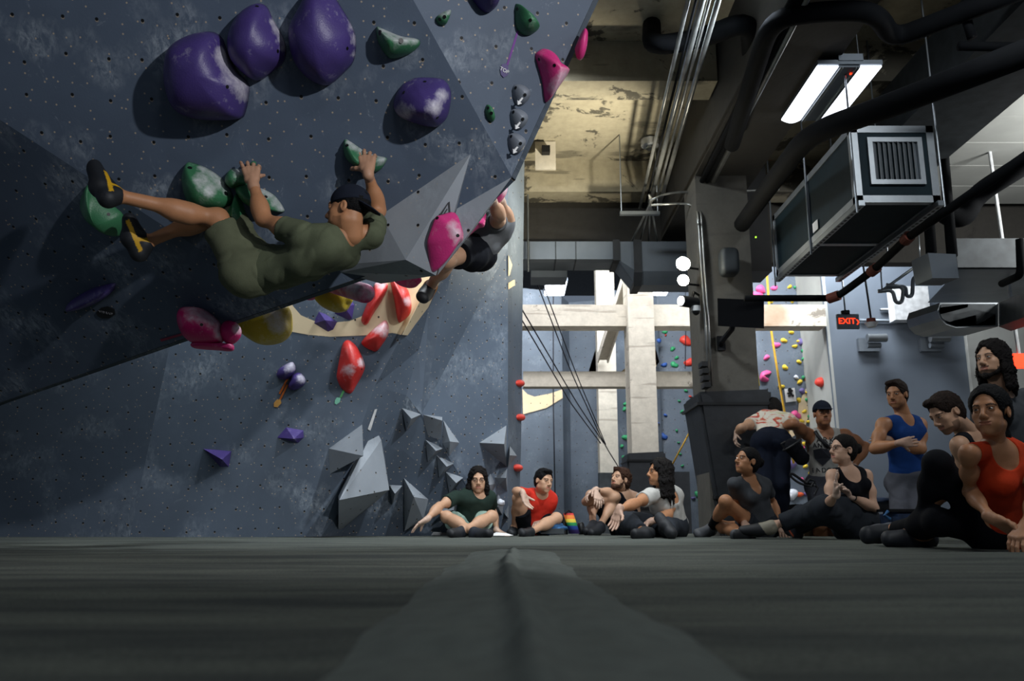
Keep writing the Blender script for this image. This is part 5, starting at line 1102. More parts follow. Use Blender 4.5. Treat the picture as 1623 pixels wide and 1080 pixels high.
def hand(Sd, wr, d, n, thumb, curls, sc=1., spread=.12, tcurl=.35, tdir=None):
    """d: finger direction, n: palm normal (side the fingers curl towards), thumb: +1/-1 side along d x n"""
    d, n = unit(V3(d)), V3(n); n = unit(n-d*n.dot(d)); x = np.cross(d, n)*thumb; wr = V3(wr)
    Sd.cap(wr-d*.02*sc, wr+d*.03*sc, .025*sc, .024*sc, k=.02)
    fl = (.9, 1.0, .94, .74)
    for i in range(4):
        s_ = (1.5-i)*.0208*sc; kn = wr+d*(.088-.006*abs(i-1))*sc+x*s_
        Sd.cap(wr+d*.02*sc+x*s_*.6, kn, .0135*sc, .0115*sc, k=.014)
        Sd.cap(wr+d*.02*sc+x*s_*.6-n*.004, kn-n*.002, .011*sc, .010*sc, k=.014)
        ang = 0; p = kn; dd = unit(d+x*(1.5-i)*spread*.5); c_ = curls if np.isscalar(curls) else curls[i]
        for j, (L_, r0, r1) in enumerate(((.042, .0095, .0088), (.027, .0088, .0080), (.021, .0080, .0066))):
            ang += c_*(.8, 1.1, .8)[j]; v = unit(dd*math.cos(ang)+n*math.sin(ang)); q = p+v*L_*fl[i]*sc
            Sd.cap(p, q, r0*sc, r1*sc, k=.003); p = q
    b = wr+d*.022*sc+x*.022*sc; t0 = unit(x*.75+d*.65+n*.25) if tdir is None else unit(V3(tdir)); p = b
    for j, (L_, r0, r1) in enumerate(((.042, .014, .0112), (.032, .0112, .0098), (.025, .0098, .0078))):
        v = unit(t0*math.cos(tcurl*j)+unit(n*.8+d*.4-x*.4)*math.sin(tcurl*j)); q = p+v*L_*sc; Sd.cap(p, q, r0*sc, r1*sc, k=.008 if j else .016); p = q
def head_sdf(c, R, sc=1., neck=None, female=False, beard=0):
    Sd = Sdf(); P = lambda x, y, z: V3(c)+R@np.array((x, y, z))*sc
    e = lambda x, y, z, r, k=.02, sub=False, RR=None: Sd.ell(P(x, y, z), np.array(r)*sc, R if RR is None else RR, k, sub)
    e(0, -.012, .038, (.074, .094, .082)); e(0, .022, -.02, (.056 if female else .060, .066, .085), .03)
    jw = .040 if female else .051
    e(0, .022, -.068, (jw, .054, .04), .03); e(0, .068, -.098, (.020 if female else .024, .018, .016), .025)
    for s_ in (-1, 1):
        e(s_*.040, .052, -.022, (.02, .022, .018), .02); e(s_*.034, .045, -.055, (.02, .03, .03), .02)
        e(s_*.0315, .093, .006, (.0185, .016, .0125), .008, True)
        e(s_*.031, .074, .005, (.0145, .0145, .0135), .003)
        e(s_*.076, -.012, -.004, (.009, .018, .029), .008); e(s_*.084, -.007, -.002, (.005, .009, .015), .005, True)
        e(s_*.0115, .096, -.034, (.0095, .011, .009), .006)
    Sd.cap(P(-.036, .079, .024), P(.036, .079, .024), .010*sc, k=.016)
    Sd.cap(P(0, .084, .016), P(0, .106, -.022), .0075*sc, .0105*sc, k=.012); e(0, .106, -.029, (.0115, .012, .010), .008)
    e(0, .074, -.062, (.028, .016, .022), .02)
    Sd.cap(P(-.017, .086, -.0565), P(.017, .086, -.0565), .0062*sc, k=.006); Sd.cap(P(-.015, .085, -.0675), P(.015, .085, -.0675), .0072*sc, k=.006)
    Sd.cap(P(-.025, .088, -.0575), P(0, .0935, -.0622), .0022*sc, k=.004, sub=True); Sd.cap(P(.025, .088, -.0575), P(0, .0935, -.0622), .0022*sc, k=.004, sub=True)
    if neck is not None:
        nr = .042 if female else .054
        Sd.cap(P(0, -.028, -.055), neck, nr*sc, (nr+.006)*sc, k=.03)
        for s_ in (-1, 1): Sd.cap(P(s_*.045, -.01, -.06), V3(neck)+R@np.array((s_*.012, .03, 0)), .013, .012, k=.03)
    return Sd
SK = {'light': ('c59a7c', 'a4574b'), 'tan': ('b07c58', '8a4a3c'), 'brown': ('a06c4c', '6a352c'), 'pale': ('cfa68c', 'b0625a')}
def lin(h): return np.array(srgb(h)[:3])
def person(label, base, D):
    """D: dict of joints and looks"""
    rt = root('person', Vector(base), label, 'person'); f_ = D.get('fem', False); bs = D.get('b', .95); res = D.get('res', .008)
    g = {k: V3(v) for k, v in D['J'].items()}
    pel, nk = g['pel'], g['neck']; up = unit(nk-pel)
    shL, shR = g['shA'], g['shB']; lat = unit(shR-shL); hl = unit(g['hipB']-g['hipA'])
    fr = V3(D['front']); fr = unit(fr-lat*fr.dot(lat)); T = np.linalg.norm(nk-pel)
    bend = V3(D.get('bend', (0, 0, 0)))
    def sp(t): return pel+(nk-pel)*t+bend*math.sin(math.pi*t)
    def fx(t):
        l = unit(hl*(1-t)+lat*t); u = unit(sp(min(t+.1, 1))-sp(max(t-.1, 0))); l = unit(l-u*l.dot(u)); return np.stack([l, np.cross(u, l), u], 1)
    def fwd(t):
        R = fx(t); return R[:, 1]*(1 if R[:, 1].dot(fr) > 0 else -1)
    sk = lin(SK[D.get('skin', 'tan')][0]); lip = lin(SK[D.get('skin', 'tan')][1])
    def torso(Sd, gr=0., hem=False, top=True):
        A = lambda t, r, o=0., k=.06: Sd.ell(sp(t)+fwd(t)*o, np.array(r)*bs+gr, fx(t), k)
        if hem: A(-.02, (.150, .112, .12), 0)
        else: A(.02, (.155 if f_ else .150, .112, .11), -.01)
        A(.18, (.140, .108, .11), 0.); A(.38, (.122 if f_ else .135, .095, .12), 0)
        A(.62, (.140 if f_ else .158, .108, .15), .0); 
        if top: A(.84, (.135 if f_ else .16, .085, .085), -.005)
        for s_ in (-1, 1):
            l = fx(.7)[:, 0]
            if f_: Sd.ell(sp(.70)+l*s_*.07*bs+fwd(.7)*.085*bs, np.array((.058, .05, .055))*bs+gr, fx(.7), .04)
            else: Sd.ell(sp(.76)+l*s_*.075*bs+fwd(.7)*.06*bs, np.array((.075, .045, .06))*bs+gr, fx(.7), .04)
            Sd.ell(sp(.8)+l*s_*.085*bs-fwd(.8)*.05*bs, np.array((.07, .045, .09))*bs+gr, fx(.8), .04)
        for sh in (shL, shR):
            if top:
                Sd.cap(nk-up*.03, sh, (.036 if f_ else .042)*bs+gr, (.042 if f_ else .05)*bs+gr, k=.05)
    def glutes(Sd, gr=0.):
        for s_, h in ((-1, g['hipA']), (1, g['hipB'])): Sd.ell(h-fwd(0)*.05-up*.02, np.array((.09, .085, .095))*bs+gr, fx(0), .05)
    def arm(Sd, s_, sl=1., gr=0.):
        sh, el, wr = g['sh'+s_], g['el'+s_], g['wr'+s_]; q = .76 if f_ else 1.
        if gr:
            Sd.cap(sh, sh+(el-sh)*sl, .057*bs*q+gr, .050*bs*q+gr+.006, k=.03, flat=True); return
        Sd.ell(sh+(el-sh)*.12, np.array((.055, .055, .062))*bs*q, None, .03)
        Sd.cap(sh, el, .046*bs*q, .036*bs*q, k=.02); Sd.ell(sh+(el-sh)*.5, np.array((.047, .047, .05))*bs*q, None, .05)
        Sd.cap(el, el+(wr-el)*.45, .038*bs*q, .036*bs*q, k=.03); Sd.ell(el+(wr-el)*.25, np.array((.042, .042, .045))*bs*q, None, .04); Sd.cap(el+(wr-el)*.4, wr, .036*bs*q, .0255*bs*q, k=.03)
    def leg(Sd, s_, gr=0., sl=1., low=None):
        h, kn, an = g['hip'+s_], g['kn'+s_], g['an'+s_]
        if gr:
            Sd.cap(h, h+(kn-h)*sl, .082*bs+gr, (.082-.022*sl)*bs+gr+D.get('flare', .012), k=.04, flat=(low is None))
            if low: Sd.cap(kn, kn+(an-kn)*low, .062*bs+gr, (.062-.02*low)*bs+gr, k=.03, flat=True); Sd.ell(kn+(an-kn)*.3, (.062*bs+gr,)*3, None, .05); Sd.ell(kn, (.058*bs+gr,)*3, None, .03)
            return
        Sd.cap(h, kn, .080*bs, .054*bs, k=.04); Sd.ell(kn, (.055*bs,)*3, None, .03)
        bk = unit(np.cross(np.cross(kn-h, an-kn), an-kn)+1e-6); bk = -bk if bk.dot(h-kn) < 0 else bk
        Sd.cap(kn, an, .048*bs, .033*bs, k=.03); Sd.ell(kn+(an-kn)*.3+bk*.018, (.05*bs,)*3, None, .06); Sd.ell(kn+(an-kn)*.45+bk*.012, (.044*bs,)*3, None, .06)
    def foot(Sd, s_, gr=0., rs=1.):
        an, to = g['an'+s_], g['to'+s_]; kn = g['kn'+s_]; sh = unit(an-kn); d = unit(to-an); dn = unit(sh-d*sh.dot(d)*.6)
        hl_ = an+dn*.045-d*.035
        Sd.cap(hl_, an+dn*.0-d*.01, .034+gr, .034+gr, k=.03); Sd.cap(hl_, an+dn*.05+d*.06, .034+gr, .034+gr, k=.03)
        Sd.cap(an, to-d*.03, .036+gr, .024+gr, k=.03); sd = unit(np.cross(d, dn))
        Sd.cap(an+dn*.045+d*.05+sd*.012, to-d*.02+sd*.015, .03+gr, .021+gr, k=.03); Sd.cap(an+dn*.045+d*.05-sd*.012, to-d*.03-sd*.018, .028+gr, .019+gr, k=.03)
    sides = D.get('sides', 'AB')
    # body
    B = Sdf(); torso(B); glutes(B)
    for s_ in 'AB':
        if 'el'+s_ in g: arm(B, s_)
        if 'kn'+s_ in g: leg(B, s_)
        if 'to'+s_ in g: foot(B, s_)
    Rh = frame(D['look'], D.get('hup', (0, 0, 1))); hc = g['head']; hs = D.get('hs', 1.)
    B.cap(nk-up*.03, nk+(hc-nk)*.35, .046 if f_ else .055, .042 if f_ else .05, k=.05)
    chunks = [B.mesh(res)]
    hb = head_sdf(hc, Rh, hs, nk, f_); hres = D.get('hres', .004); ch = hb.mesh(hres)
    loc = (ch[0]-hc)@Rh/hs; col = np.tile(sk, (len(loc), 1))
    x, y, z = loc.T; hairc = lin(D.get('hairc', '1a120e'))
    def paint(mask, c, a): col[mask] = col[mask]*(1-a)+c*a
    paint((np.abs(x) < .024) & (np.abs(z+.062) < .011) & (y > .078), lip, .65)
    bw = (np.abs(np.abs(x)-.033) < .019) & (np.abs(z-(.026-.25*np.abs(np.abs(x)-.033))) < .0045) & (y > .055); paint(bw, hairc, .8)
    paint((np.abs(np.abs(x)-.031) < .016) & (np.abs(z-.012) < .003) & (y > .07), hairc, .6)
    bd = D.get('beard', 0)
    if bd: 
        m_ = (z < -.045) & (z > -.135) & (y > .0) & ~((np.abs(x) < .02) & (np.abs(z+.062) < .009)) & ((z < -.072) | ((y < .05) & (z < -.05)) | ((np.abs(z+.049) < .008) & (np.abs(x) < .028))); paint(m_, hairc, bd)
    chunks.append(ch); cols = [np.tile(sk, (len(chunks[0][0]), 1)), col]
    for s_ in 'AB':
        if 'hand'+s_ in D:
            Hs = Sdf(); kw = dict(D['hand'+s_]); wr = g['wr'+s_]; el = g['el'+s_]; Hs.cap(wr-unit(wr-el)*.05, wr, .0275*(.86 if f_ else 1)*bs, .0255*(.86 if f_ else 1)*bs)
            hand(Hs, wr, kw.pop('d', unit(wr-el)), kw.pop('n'), kw.pop('thumb'), kw.pop('curls'), **kw)
            hm = Hs.mesh(D.get('handres', .0035)); chunks.append(hm)
            cc = np.tile(sk*1.0, (len(hm[0]), 1)); ck = D.get('chalk', .25); cc = cc*(1-ck)+lin('d8d4d0')*ck
            cols.append(cc)
    to_object('body', chunks, 'skin', rt, np.concatenate(cols))
    # eyes
    for s_ in (-1, 1):
        bm = bm_(); bmesh.ops.create_uvsphere(bm, u_segments=14, v_segments=10, radius=.0122*hs)
        c_ = Vector(hc+Rh@np.array((s_*.031, .0788, .0055))*hs); fw = Vector(Rh[:, 1]); me = bpy.data.meshes.new('eye')
        cl = []
        for v in bm.verts:
            a_ = v.co.normalized().dot(fw); cl.append((.01, .008, .006, 1) if a_ > .9 else ((.06, .03, .015, 1) if a_ > .8 else (.55, .53, .5, 1)))
            w_ = v.co; h_ = w_.dot(Vector(Rh[:, 2])); v.co = w_-Vector(Rh[:, 2])*h_*.35+c_-rt.location
        bm.to_mesh(me); bm.free(); a_ = me.color_attributes.new('Col', 'FLOAT_COLOR', 'POINT')
        for i, q in enumerate(cl): a_.data[i].color = q
        me.materials.append(M['eye']); o = bpy.data.objects.new('eye', me); COL.objects.link(o); o.parent = rt
    # clothes
    def sock(s_, mt_, frac=.3):
        Sd = Sdf(); an, kn = g['an'+s_], g['kn'+s_]; Sd.cap(an, an+(kn-an)*frac, .038*bs+.004, .043*bs+.004, flat=True); to_object('sock', [Sd.mesh(.006)], mt_, rt)
    cres = D.get('cres', res)
    top = D.get('top')
    if top:
        Sd = Sdf(); torso(Sd, .012 if top['kind'] == 'tee' else .008, hem=True); Sd.half(pel-up*top.get('hem', .08), -up)
        if top['kind'] == 'tee':
            for s_ in 'AB':
                if 'el'+s_ in g: arm(Sd, s_, top.get('sleeve', .55), .013)
            Sd.ell(nk+up*.035+fwd(.9)*.04, (.068, .07, .075), None, .008, True)
            if top.get('vneck'): Sd.ell(nk-up*.04+fwd(.9)*.085, (.045, .05, .1), fx(.9), .008, True)
        else:
            q = top.get('scoop', 1.)
            Sd.ell(nk+up*.02+fwd(.9)*.07, (.085*q, .09, .13*q), fx(.9), .006, True); Sd.ell(nk+up*.03-fwd(.9)*.06, (.085, .07, .09), fx(.9), .006, True)
            for sh in (shL, shR):
                Sd.ell(sh+unit(sh-nk)*.035+up*.0, (.085*bs, .14, .115), fx(.85), .006, True)
                Sd.cap(sh+unit(sh-nk)*.03, sh-up*.13+unit(sh-nk)*.04, .05, .05, k=.006, sub=True)
        to_object(top.get('name', 'shirt'), [Sd.mesh(cres, folds(top.get('fold', .004), 10, len(label)))], top['mat'], rt)
    bot = D.get('bottom')
    if bot:
        Sd = Sdf(); gr = bot.get('gr', .016)
        A = lambda t, r: Sd.ell(sp(t), np.array(r)*bs+gr, fx(t), .05)
        A(.02, (.153, .112, .11)); A(.16, (.138, .106, .07)); glutes(Sd, gr); Sd.half(pel+up*.14, up)
        for s_ in 'AB':
            if 'kn'+s_ in g: leg(Sd, s_, gr, bot.get('sl', .7), bot.get('low'))
        to_object(bot['name'], [Sd.mesh(cres, folds(bot.get('fold', .005), 9, len(label)+.7))], bot['mat'], rt)
    for s_ in 'AB':
        if s_ in D.get('shoes', {}):
            sd_ = D['shoes'][s_]; Sd = Sdf(); foot(Sd, s_, .007)
            ch = Sd.mesh(min(res, .006)); an, to, kn = g['an'+s_], g['to'+s_], g['kn'+s_]
            d = unit(to-an); dn = unit(unit(an-kn)-d*unit(an-kn).dot(d)*.6); P = ch[0]-an; u_ = P@d; v_ = P@dn; col = np.tile(lin(sd_.get('c', '1a1c20')), (len(P), 1))
            if 'stripe' in sd_:
                w_ = P@unit(np.cross(d, dn))
                m_ = ((np.abs(v_-(.03-u_*.12)) < .011) & (u_ > -.03) & (u_ < .14)) | ((np.abs(u_-.02-v_*.6) < .012) & (v_ < .03))
                col[m_] = lin(sd_['stripe'])
            m_ = v_ > .068; col[m_] = lin(sd_.get('sole', '1a1c20'))
            o = to_object('shoe', [ch], 'shoe_attr', rt, col)
        if s_ in D.get('socks', {}): sock(s_, D['socks'][s_], D.get('sockf', .3))
    # hair
    hk = D.get('hair'); H = lambda x, y, z: hc+Rh@np.array((x, y, z))*hs
    if hk:
        Sd = Sdf(); gr = {'short': .010, 'curly': .02, 'long': .016, 'bun': .007, 'pony': .014, 'buzz': .006}[hk]
        Sd.ell(H(0, -.016, .042), (np.array((.076, .095, .084))+gr)*hs, Rh, .02)
        if hk in ('long', 'pony', 'bun', 'curly', 'short'): Sd.ell(H(0, -.045, -.01), (np.array((.068, .062, .075))+gr)*hs, Rh, .03)
        Sd.ell(H(0, .108, -.022), np.array((.082 if hk != 'long' else .062, .075, .104 if hk != 'pony' else .112))*hs, Rh, .012, True)
        Sd.ell(H(0, .03, -.10), np.array((.12, .07, .075))*hs, Rh, .012, True)
        if hk != 'long':
            for s_ in (-1, 1): Sd.ell(H(s_*.092, .004, -.014), np.array((.03, .026, .038))*hs, Rh, .008, True)
        if hk in ('short', 'curly'):
            Sd.ell(H(.01, .062, .10), np.array((.052, .035, .026))*hs, Rh, .02)
        if hk == 'long':
            Lh = D.get('hairlen', .24); dnv = np.array((0, 0, -1.)); rng = np.random.RandomState(4)
            for k in range(16):
                a_ = math.radians(-150+300*k/15); bx_, by_ = .07*math.sin(a_), -.015-.075*math.cos(a_)
                p0 = H(bx_*.95, by_*.95, .03); p1 = H(bx_*1.22, by_*1.15, -.07); p2 = H(bx_*1.3, by_*1.2-.01, -.11)+dnv*(Lh*.45)*(.7+.3*rng.rand()); p3 = p2+dnv*Lh*.3*rng.rand()+(rng.rand(3)-.5)*.04
                if by_ > .03: continue
                Sd.cap(p0, p1, .026, .026, k=.02); Sd.cap(p1, p2, .026, .02, k=.02); Sd.cap(p2, p3, .02, .008, k=.015)
        if hk == 'bun': Sd.ell(H(0, -.125, .03), (.045, .04, .045), Rh, .012)
        if hk == 'pony':
            Sd.ell(H(0, -.12, .02), (.035, .04, .04), Rh, .02); Sd.cap(H(0, -.14, .01), H(.01, -.17, -.1), .035, .03, k=.03); Sd.cap(H(.01, -.17, -.1), H(.02, -.15, -.22), .03, .012, k=.03)
        amp = {'curly': .010, 'long': .007, 'short': .004}.get(hk, .003)
        to_object('hair', [Sd.mesh(D.get('hairres', .0045), strands(amp, len(label), 40 if hk == 'curly' else 55))], D.get('hairmat', 'hair_dark'), rt)
    if D.get('beardmesh'):
        Sd = Sdf()
        for s_ in (-1, 1): Sd.cap(H(s_*.066, .01, -.03), H(s_*.05, .045, -.085), .009, .013, k=.02); Sd.cap(H(s_*.045, .045, -.088), H(0, .074, -.106), .014, .021, k=.02)
        Sd.cap(H(-.022, .084, -.052), H(.022, .084, -.052), .0055, k=.006)
        to_object('beard', [Sd.mesh(.004, strands(.003, 2, 80))], D.get('hairmat', 'hair_dark'), rt)
    cp = D.get('cap')
    if cp:
        Sd = Sdf(); bw_ = cp.get('dir', 1)
        Sd.ell(H(0, -.012, .042), np.array((.086, .104, .094))*hs, Rh, .01)
        Sd.half(H(0, 0, .034 if bw_ > 0 else .03), -(Rh@np.array((0, -.12*bw_, 1))))
        if bw_ < 0: Sd.ell(H(0, .11, .03), np.array((.05, .05, .032))*hs, Rh, .008, True)
        Sd.ell(H(0, .105*bw_-.005, .034 if bw_ > 0 else .012), np.array((.070, .072, .009))*hs, Rh@np.array(Matrix.Rotation(-.18*bw_ if bw_ > 0 else .5, 3, 'X')), .01)
        Sd.ell(H(0, -.012, .136), np.array((.008, .008, .005))*hs, Rh, .004)
        to_object('cap', [Sd.mesh(.004)], cp['mat'], rt)
    if D.get('glasses'):
        gl = bm_()
        for s_ in (-1, 1):
            pts = [Vector(H(s_*.031+.021*math.cos(a_), .098, .004+.017*math.sin(a_))) for a_ in [2*math.pi*k/14 for k in range(15)]]; tube(gl, pts, .0018, 5)
            tube(gl, [Vector(H(s_*.052, .098, .008)), Vector(H(s_*.078, .07, .01)), Vector(H(s_*.084, -.01, .008))], .0016, 5)
        tube(gl, [Vector(H(-.011, .099, .006)), Vector(H(.011, .099, .006))], .0016, 5); link('eyeglasses', gl, 'metal_frame', rt)
    if D.get('watch'):
        s_ = D['watch']; wr, el = g['wr'+s_], g['el'+s_]; d = unit(wr-el); Sd = Sdf(); Sd.cap(wr-d*.035, wr-d*.012, .031*bs, .030*bs, flat=True); to_object('wristwatch', [Sd.mesh(.004)], 'plastic_black', rt)
    return rt
def G(*a): return at(*a)
def hips(pel, lat, w_=.09):
    l = unit(V3(lat)); return V3(pel)-l*w_, V3(pel)+l*w_
def chain(p, spec):
    out = []
    for (x, y, L_, s_) in spec: p = seg(p, x, y, L_, s_); out.append(p)
    return out
UA, FA, TH, SH, FT = .28, .255, .43, .42, .20
def build(label, D):
    J = D['J']
    for s_ in 'AB':
        if 'arm'+s_ in D: J['el'+s_], J['wr'+s_] = chain(J['sh'+s_], [(*D['arm'+s_][0][:2], UA*D.get('k', 1), D['arm'+s_][0][2]), (*D['arm'+s_][1][:2], FA*D.get('k', 1), D['arm'+s_][1][2])])
        if 'leg'+s_ in D:
            c_ = D['leg'+s_]; J['kn'+s_], J['an'+s_], J['to'+s_] = chain(J['hip'+s_], [(*c_[0][:2], TH*D.get('k', 1), c_[0][2]), (*c_[1][:2], SH*D.get('k', 1), c_[1][2]), (*c_[2][:2], FT, c_[2][2])])
    b_ = V3(J['pel']); zb = D.get('basez', 0.)
    return person(label, (b_[0], b_[1], zb), D)
# ------------------------------------------------------------------ 1 main climber
Y = 4.0
pel = PA.hit(398, 428, .30); nk = PA.hit(556, 372, .42)
shA, shB = PA.hit(480, 376, .46), PA.hit(588, 372, .36)
hA, hB = V3(PA.hit(392, 442, .38)), V3(PA.hit(402, 415, .22))
hwA, hwB = PA.hit(401, 290, .17), PA.hit(583, 273, .15)
J = dict(pel=pel, neck=nk, shA=shA, shB=shB, hipA=hA, hipB=hB, head=PA.hit(551, 334, .38))
J['wrA'] = hwA; J['wrB'] = hwB
def mid_el(sh, wr, px, py, L1, L2):
    best = None; r = np.array(ray(px, py)); o = np.array(O)
    for Y_ in np.arange(2.5, 9.9, .01):
        p = o+r*(Y_/r[1]); e = (np.linalg.norm(p-V3(sh))-L1)**2+(np.linalg.norm(p-V3(wr))-L2)**2
        if best is None or e < best[0]: best = (e, p)
    return best[1]
J['elA'] = mid_el(shA, hwA, 417, 347, UA, FA); J['elB'] = mid_el(shB, hwB, 600, 334, UA, FA)
J['anA'] = V3(PD.hit(181, 309, .30)); J['anB'] = V3(PD.hit(228, 386, .16))
J['knA'] = mid_el(hA, J['anA'], 345, 347, TH, SH); J['knB'] = mid_el(hB, J['anB'], 350, 333, TH, SH)
J['toA'] = V3(PD.hit(146, 262, .17)); J['toB'] = V3(PD.hit(201, 342, .12))
person('person in olive tee and shorts with backward cap hanging under the overhang', (pel.x, pel.y, pel.z), dict(J=J, front=(-.1, 1, .35), look=(-.96, .22, .05), hup=(.12, 0, 1), bend=(.0, .0, -.05), res=.006, hres=.003, handres=.0026, cres=.005, hairres=.0035,
    hair='buzz', hairmat='hair_black', skin='tan', beard=.35, chalk=.12, cap=dict(mat='cap_navy', dir=-1),
    handA=dict(d=(-.25, .2, 1), n=(-.1, 1, -.2), thumb=1, curls=(.25, .4, .5, .6), tdir=(.6, .5, .5), spread=.3, sc=1.08), handB=dict(d=(-.12, .2, 1), n=(0, 1, -.2), thumb=1, curls=(.35, .35, .45, .6), tdir=(-.8, .4, .2), spread=.25, sc=1.08),
    top=dict(kind='tee', mat='olive', fold=.009, sleeve=.52, hem=.10), bottom=dict(name='shorts', mat='olive_short', sl=.80, gr=.02, fold=.010), flare=.018,
    shoes=dict(A=dict(c='1c1f24', stripe='d0a018'), B=dict(c='1c1f24', stripe='d0a018'))))
# ------------------------------------------------------------------ 2 second climber beyond the prow
pel = G(752, 398, 5.55); nk = G(796, 352, 5.6)
hA, hB = hips(pel, (.3, .9, .3)); J = dict(pel=pel, neck=nk, shA=G(786, 356, 5.45), shB=G(800, 352, 5.75), hipA=hA, hipB=hB, head=G(776, 338, 5.75))
D = dict(J=J, front=(-.8, .5, .6), look=(-.8, .5, .3), res=.008, hair='short', skin='light', armA=[(792, 342, -1), (780, 316, -1)], armB=[(806, 350, -1), (794, 318, -1)], k=.92,
    legA=[(708, 412, -1), (682, 455, 1), (668, 474, -1)], legB=[(700, 408, 1), (690, 450, 1), (676, 470, 1)], handA=dict(n=(-.5, .5, 0), thumb=1, curls=.7), handB=dict(n=(-.5, .5, 0), thumb=1, curls=.7),
    top=dict(kind='tee', mat='grey_tee', hem=.03, sleeve=.4), bottom=dict(name='shorts', mat='black_cloth', sl=.55), shoes=dict(A=dict(c='16181c', stripe='c07a2a')))
del D['legB']; build('person in black shorts climbing behind the prow with one leg dangling', D)
def sit(label, pel, nk, sA, sB, head, **k):
    hA, hB = hips(pel, V3(k.pop('hl', V3(sB)-V3(sA))), k.pop('hw', .09)); D = dict(J=dict(pel=pel, neck=nk, shA=sA, shB=sB, hipA=hA, hipB=hB, head=head)); D.update(k)
    return build(label, D)
# ------------------------------------------------------------------ 3 glasses man
sit('person in dark tee and glasses sitting cross legged with one arm stretched out', G(743, 832, 8.55), G(757, 783, 8.45), G(722, 789, 8.35), G(776, 789, 8.5), G(757.5, 762, 8.42),
    front=(.1, -1, 0), look=(.1, -1, -.05), skin='light', hair='long', hairlen=.05, hairmat='hair_dark', glasses=True, hs=1.05, beard=.15,
    armA=[(696, 803, -1), (676, 824, -1)], armB=[(781, 812, 1), (788, 842, -1)], legA=[(708, 820, -1), (752, 844, -1), (778, 846, -1)], legB=[(779, 819, -1), (733, 842, -1), (712, 846, -1)],
    handA=dict(d=(-.8, -.2, -.5), n=(-.3, -.3, -1), thumb=-1, curls=.2), handB=dict(d=(.7, -.3, -.3), n=(0, 0, -1), thumb=1, curls=.15),
    top=dict(kind='tee', mat='dark_green_tee', hem=.07), bottom=dict(name='shorts', mat='mint_short', sl=.5), shoes=dict(A=dict(c='20242c'), B=dict(c='20242c')))
# ------------------------------------------------------------------ 4 red tee
sit('person in red tee laughing with right arm resting on a raised knee', G(846, 836, 8.95), G(857, 782, 8.75), G(833, 786, 8.7), G(873, 792, 8.8), G(862, 763, 8.65),
    front=(.2, -1, .1), look=(.55, -.8, -.1), hup=(.15, 0, 1), skin='light', hair='short', hairmat='hair_black', b=.96,
    armA=[(818, 779, -1), (829, 783, -1)], armB=[(870, 814, 1), (856, 826, -1)], legA=[(821, 791, -1), (815, 838, 1), (809, 846, -1)], legB=[(882, 822, -1), (840, 844, -1), (826, 845, -1)],
    handA=dict(d=(.35, -.2, -1), n=(.5, -.4, 0), thumb=-1, curls=.25), handB=dict(n=(0, 0, -1), thumb=1, curls=.3), watch='A',
    top=dict(kind='tee', mat='red_tee', hem=.06), bottom=dict(name='shorts', mat='black_cloth', sl=.6), shoes=dict(A=dict(c='1e2226'), B=dict(c='1e2226')))
# ------------------------------------------------------------------ 5 bearded
sit('person with curly hair and beard in dark tank hugging the knees', G(996, 838, 9.2), G(992, 783, 9.1), G(975, 788, 8.95), G(1008, 790, 9.1), G(983, 761, 9.0),
    front=(-.8, -.6, .1), look=(-.75, -.6, .3), skin='light', hair='curly', hairmat='hair_brown', hairc='3a2418', beard=.8, beardmesh=True, b=.98,
    armA=[(928, 796, -1), (945, 782, -1)], armB=[(972, 782, -1), (943, 777, -1)], legA=[(937, 786, 1), (940, 832, -1), (927, 844, -1)], legB=[(975, 791, -1), (951, 834, -1), (935, 846, -1)],
    handA=dict(d=(.1, -.5, -.6), n=(0, -.3, -1), thumb=1, curls=.4), handB=dict(d=(-.8, -.2, -.5), n=(0, -.2, -1), thumb=1, curls=.5), watch='B',
    top=dict(kind='tank', name='tank_top', mat='black_cloth', hem=.08), bottom=dict(name='shorts', mat='black_cloth', sl=.7), shoes=dict(A=dict(c='1c1e24'), B=dict(c='1c1e24')))
# ------------------------------------------------------------------ 6 long hair white tee
sit('person with long dark wavy hair in white tee sitting and looking left', G(1066, 838, 7.75), G(1052, 778, 7.6), G(1031, 786, 7.45), G(1069, 786, 7.7), G(1046, 750, 7.55),
    front=(-.6, -.75, 0), look=(-.97, -.15, .1), skin='tan', hair='long', hairlen=.22, hairmat='hair_dark', hairc='1a120e', b=.97,
    armA=[(1008, 798, -1), (981, 808, -1)], armB=[(1059, 817, -1), (1030, 828, -1)], legA=[(991, 824, -1), (1021, 844, -1), (1004, 848, -1)], legB=[(1058, 836, -1), (1062, 843, -1), (1042, 817, 1)],
    handA=dict(d=(-.35, -.2, -1), n=(-.5, -.6, 0), thumb=-1, curls=.2, sc=1.1), handB=dict(d=(-.8, -.2, -.5), n=(0, -.3, -1), thumb=1, curls=.25, sc=1.1),
    top=dict(kind='tee', mat='white_tee', hem=.08, vneck=True, fold=.006), bottom=dict(name='trousers', mat='charcoal_pant', sl=1, low=.85), shoes=dict(A=dict(c='16181c'), B=dict(c='22252a')))
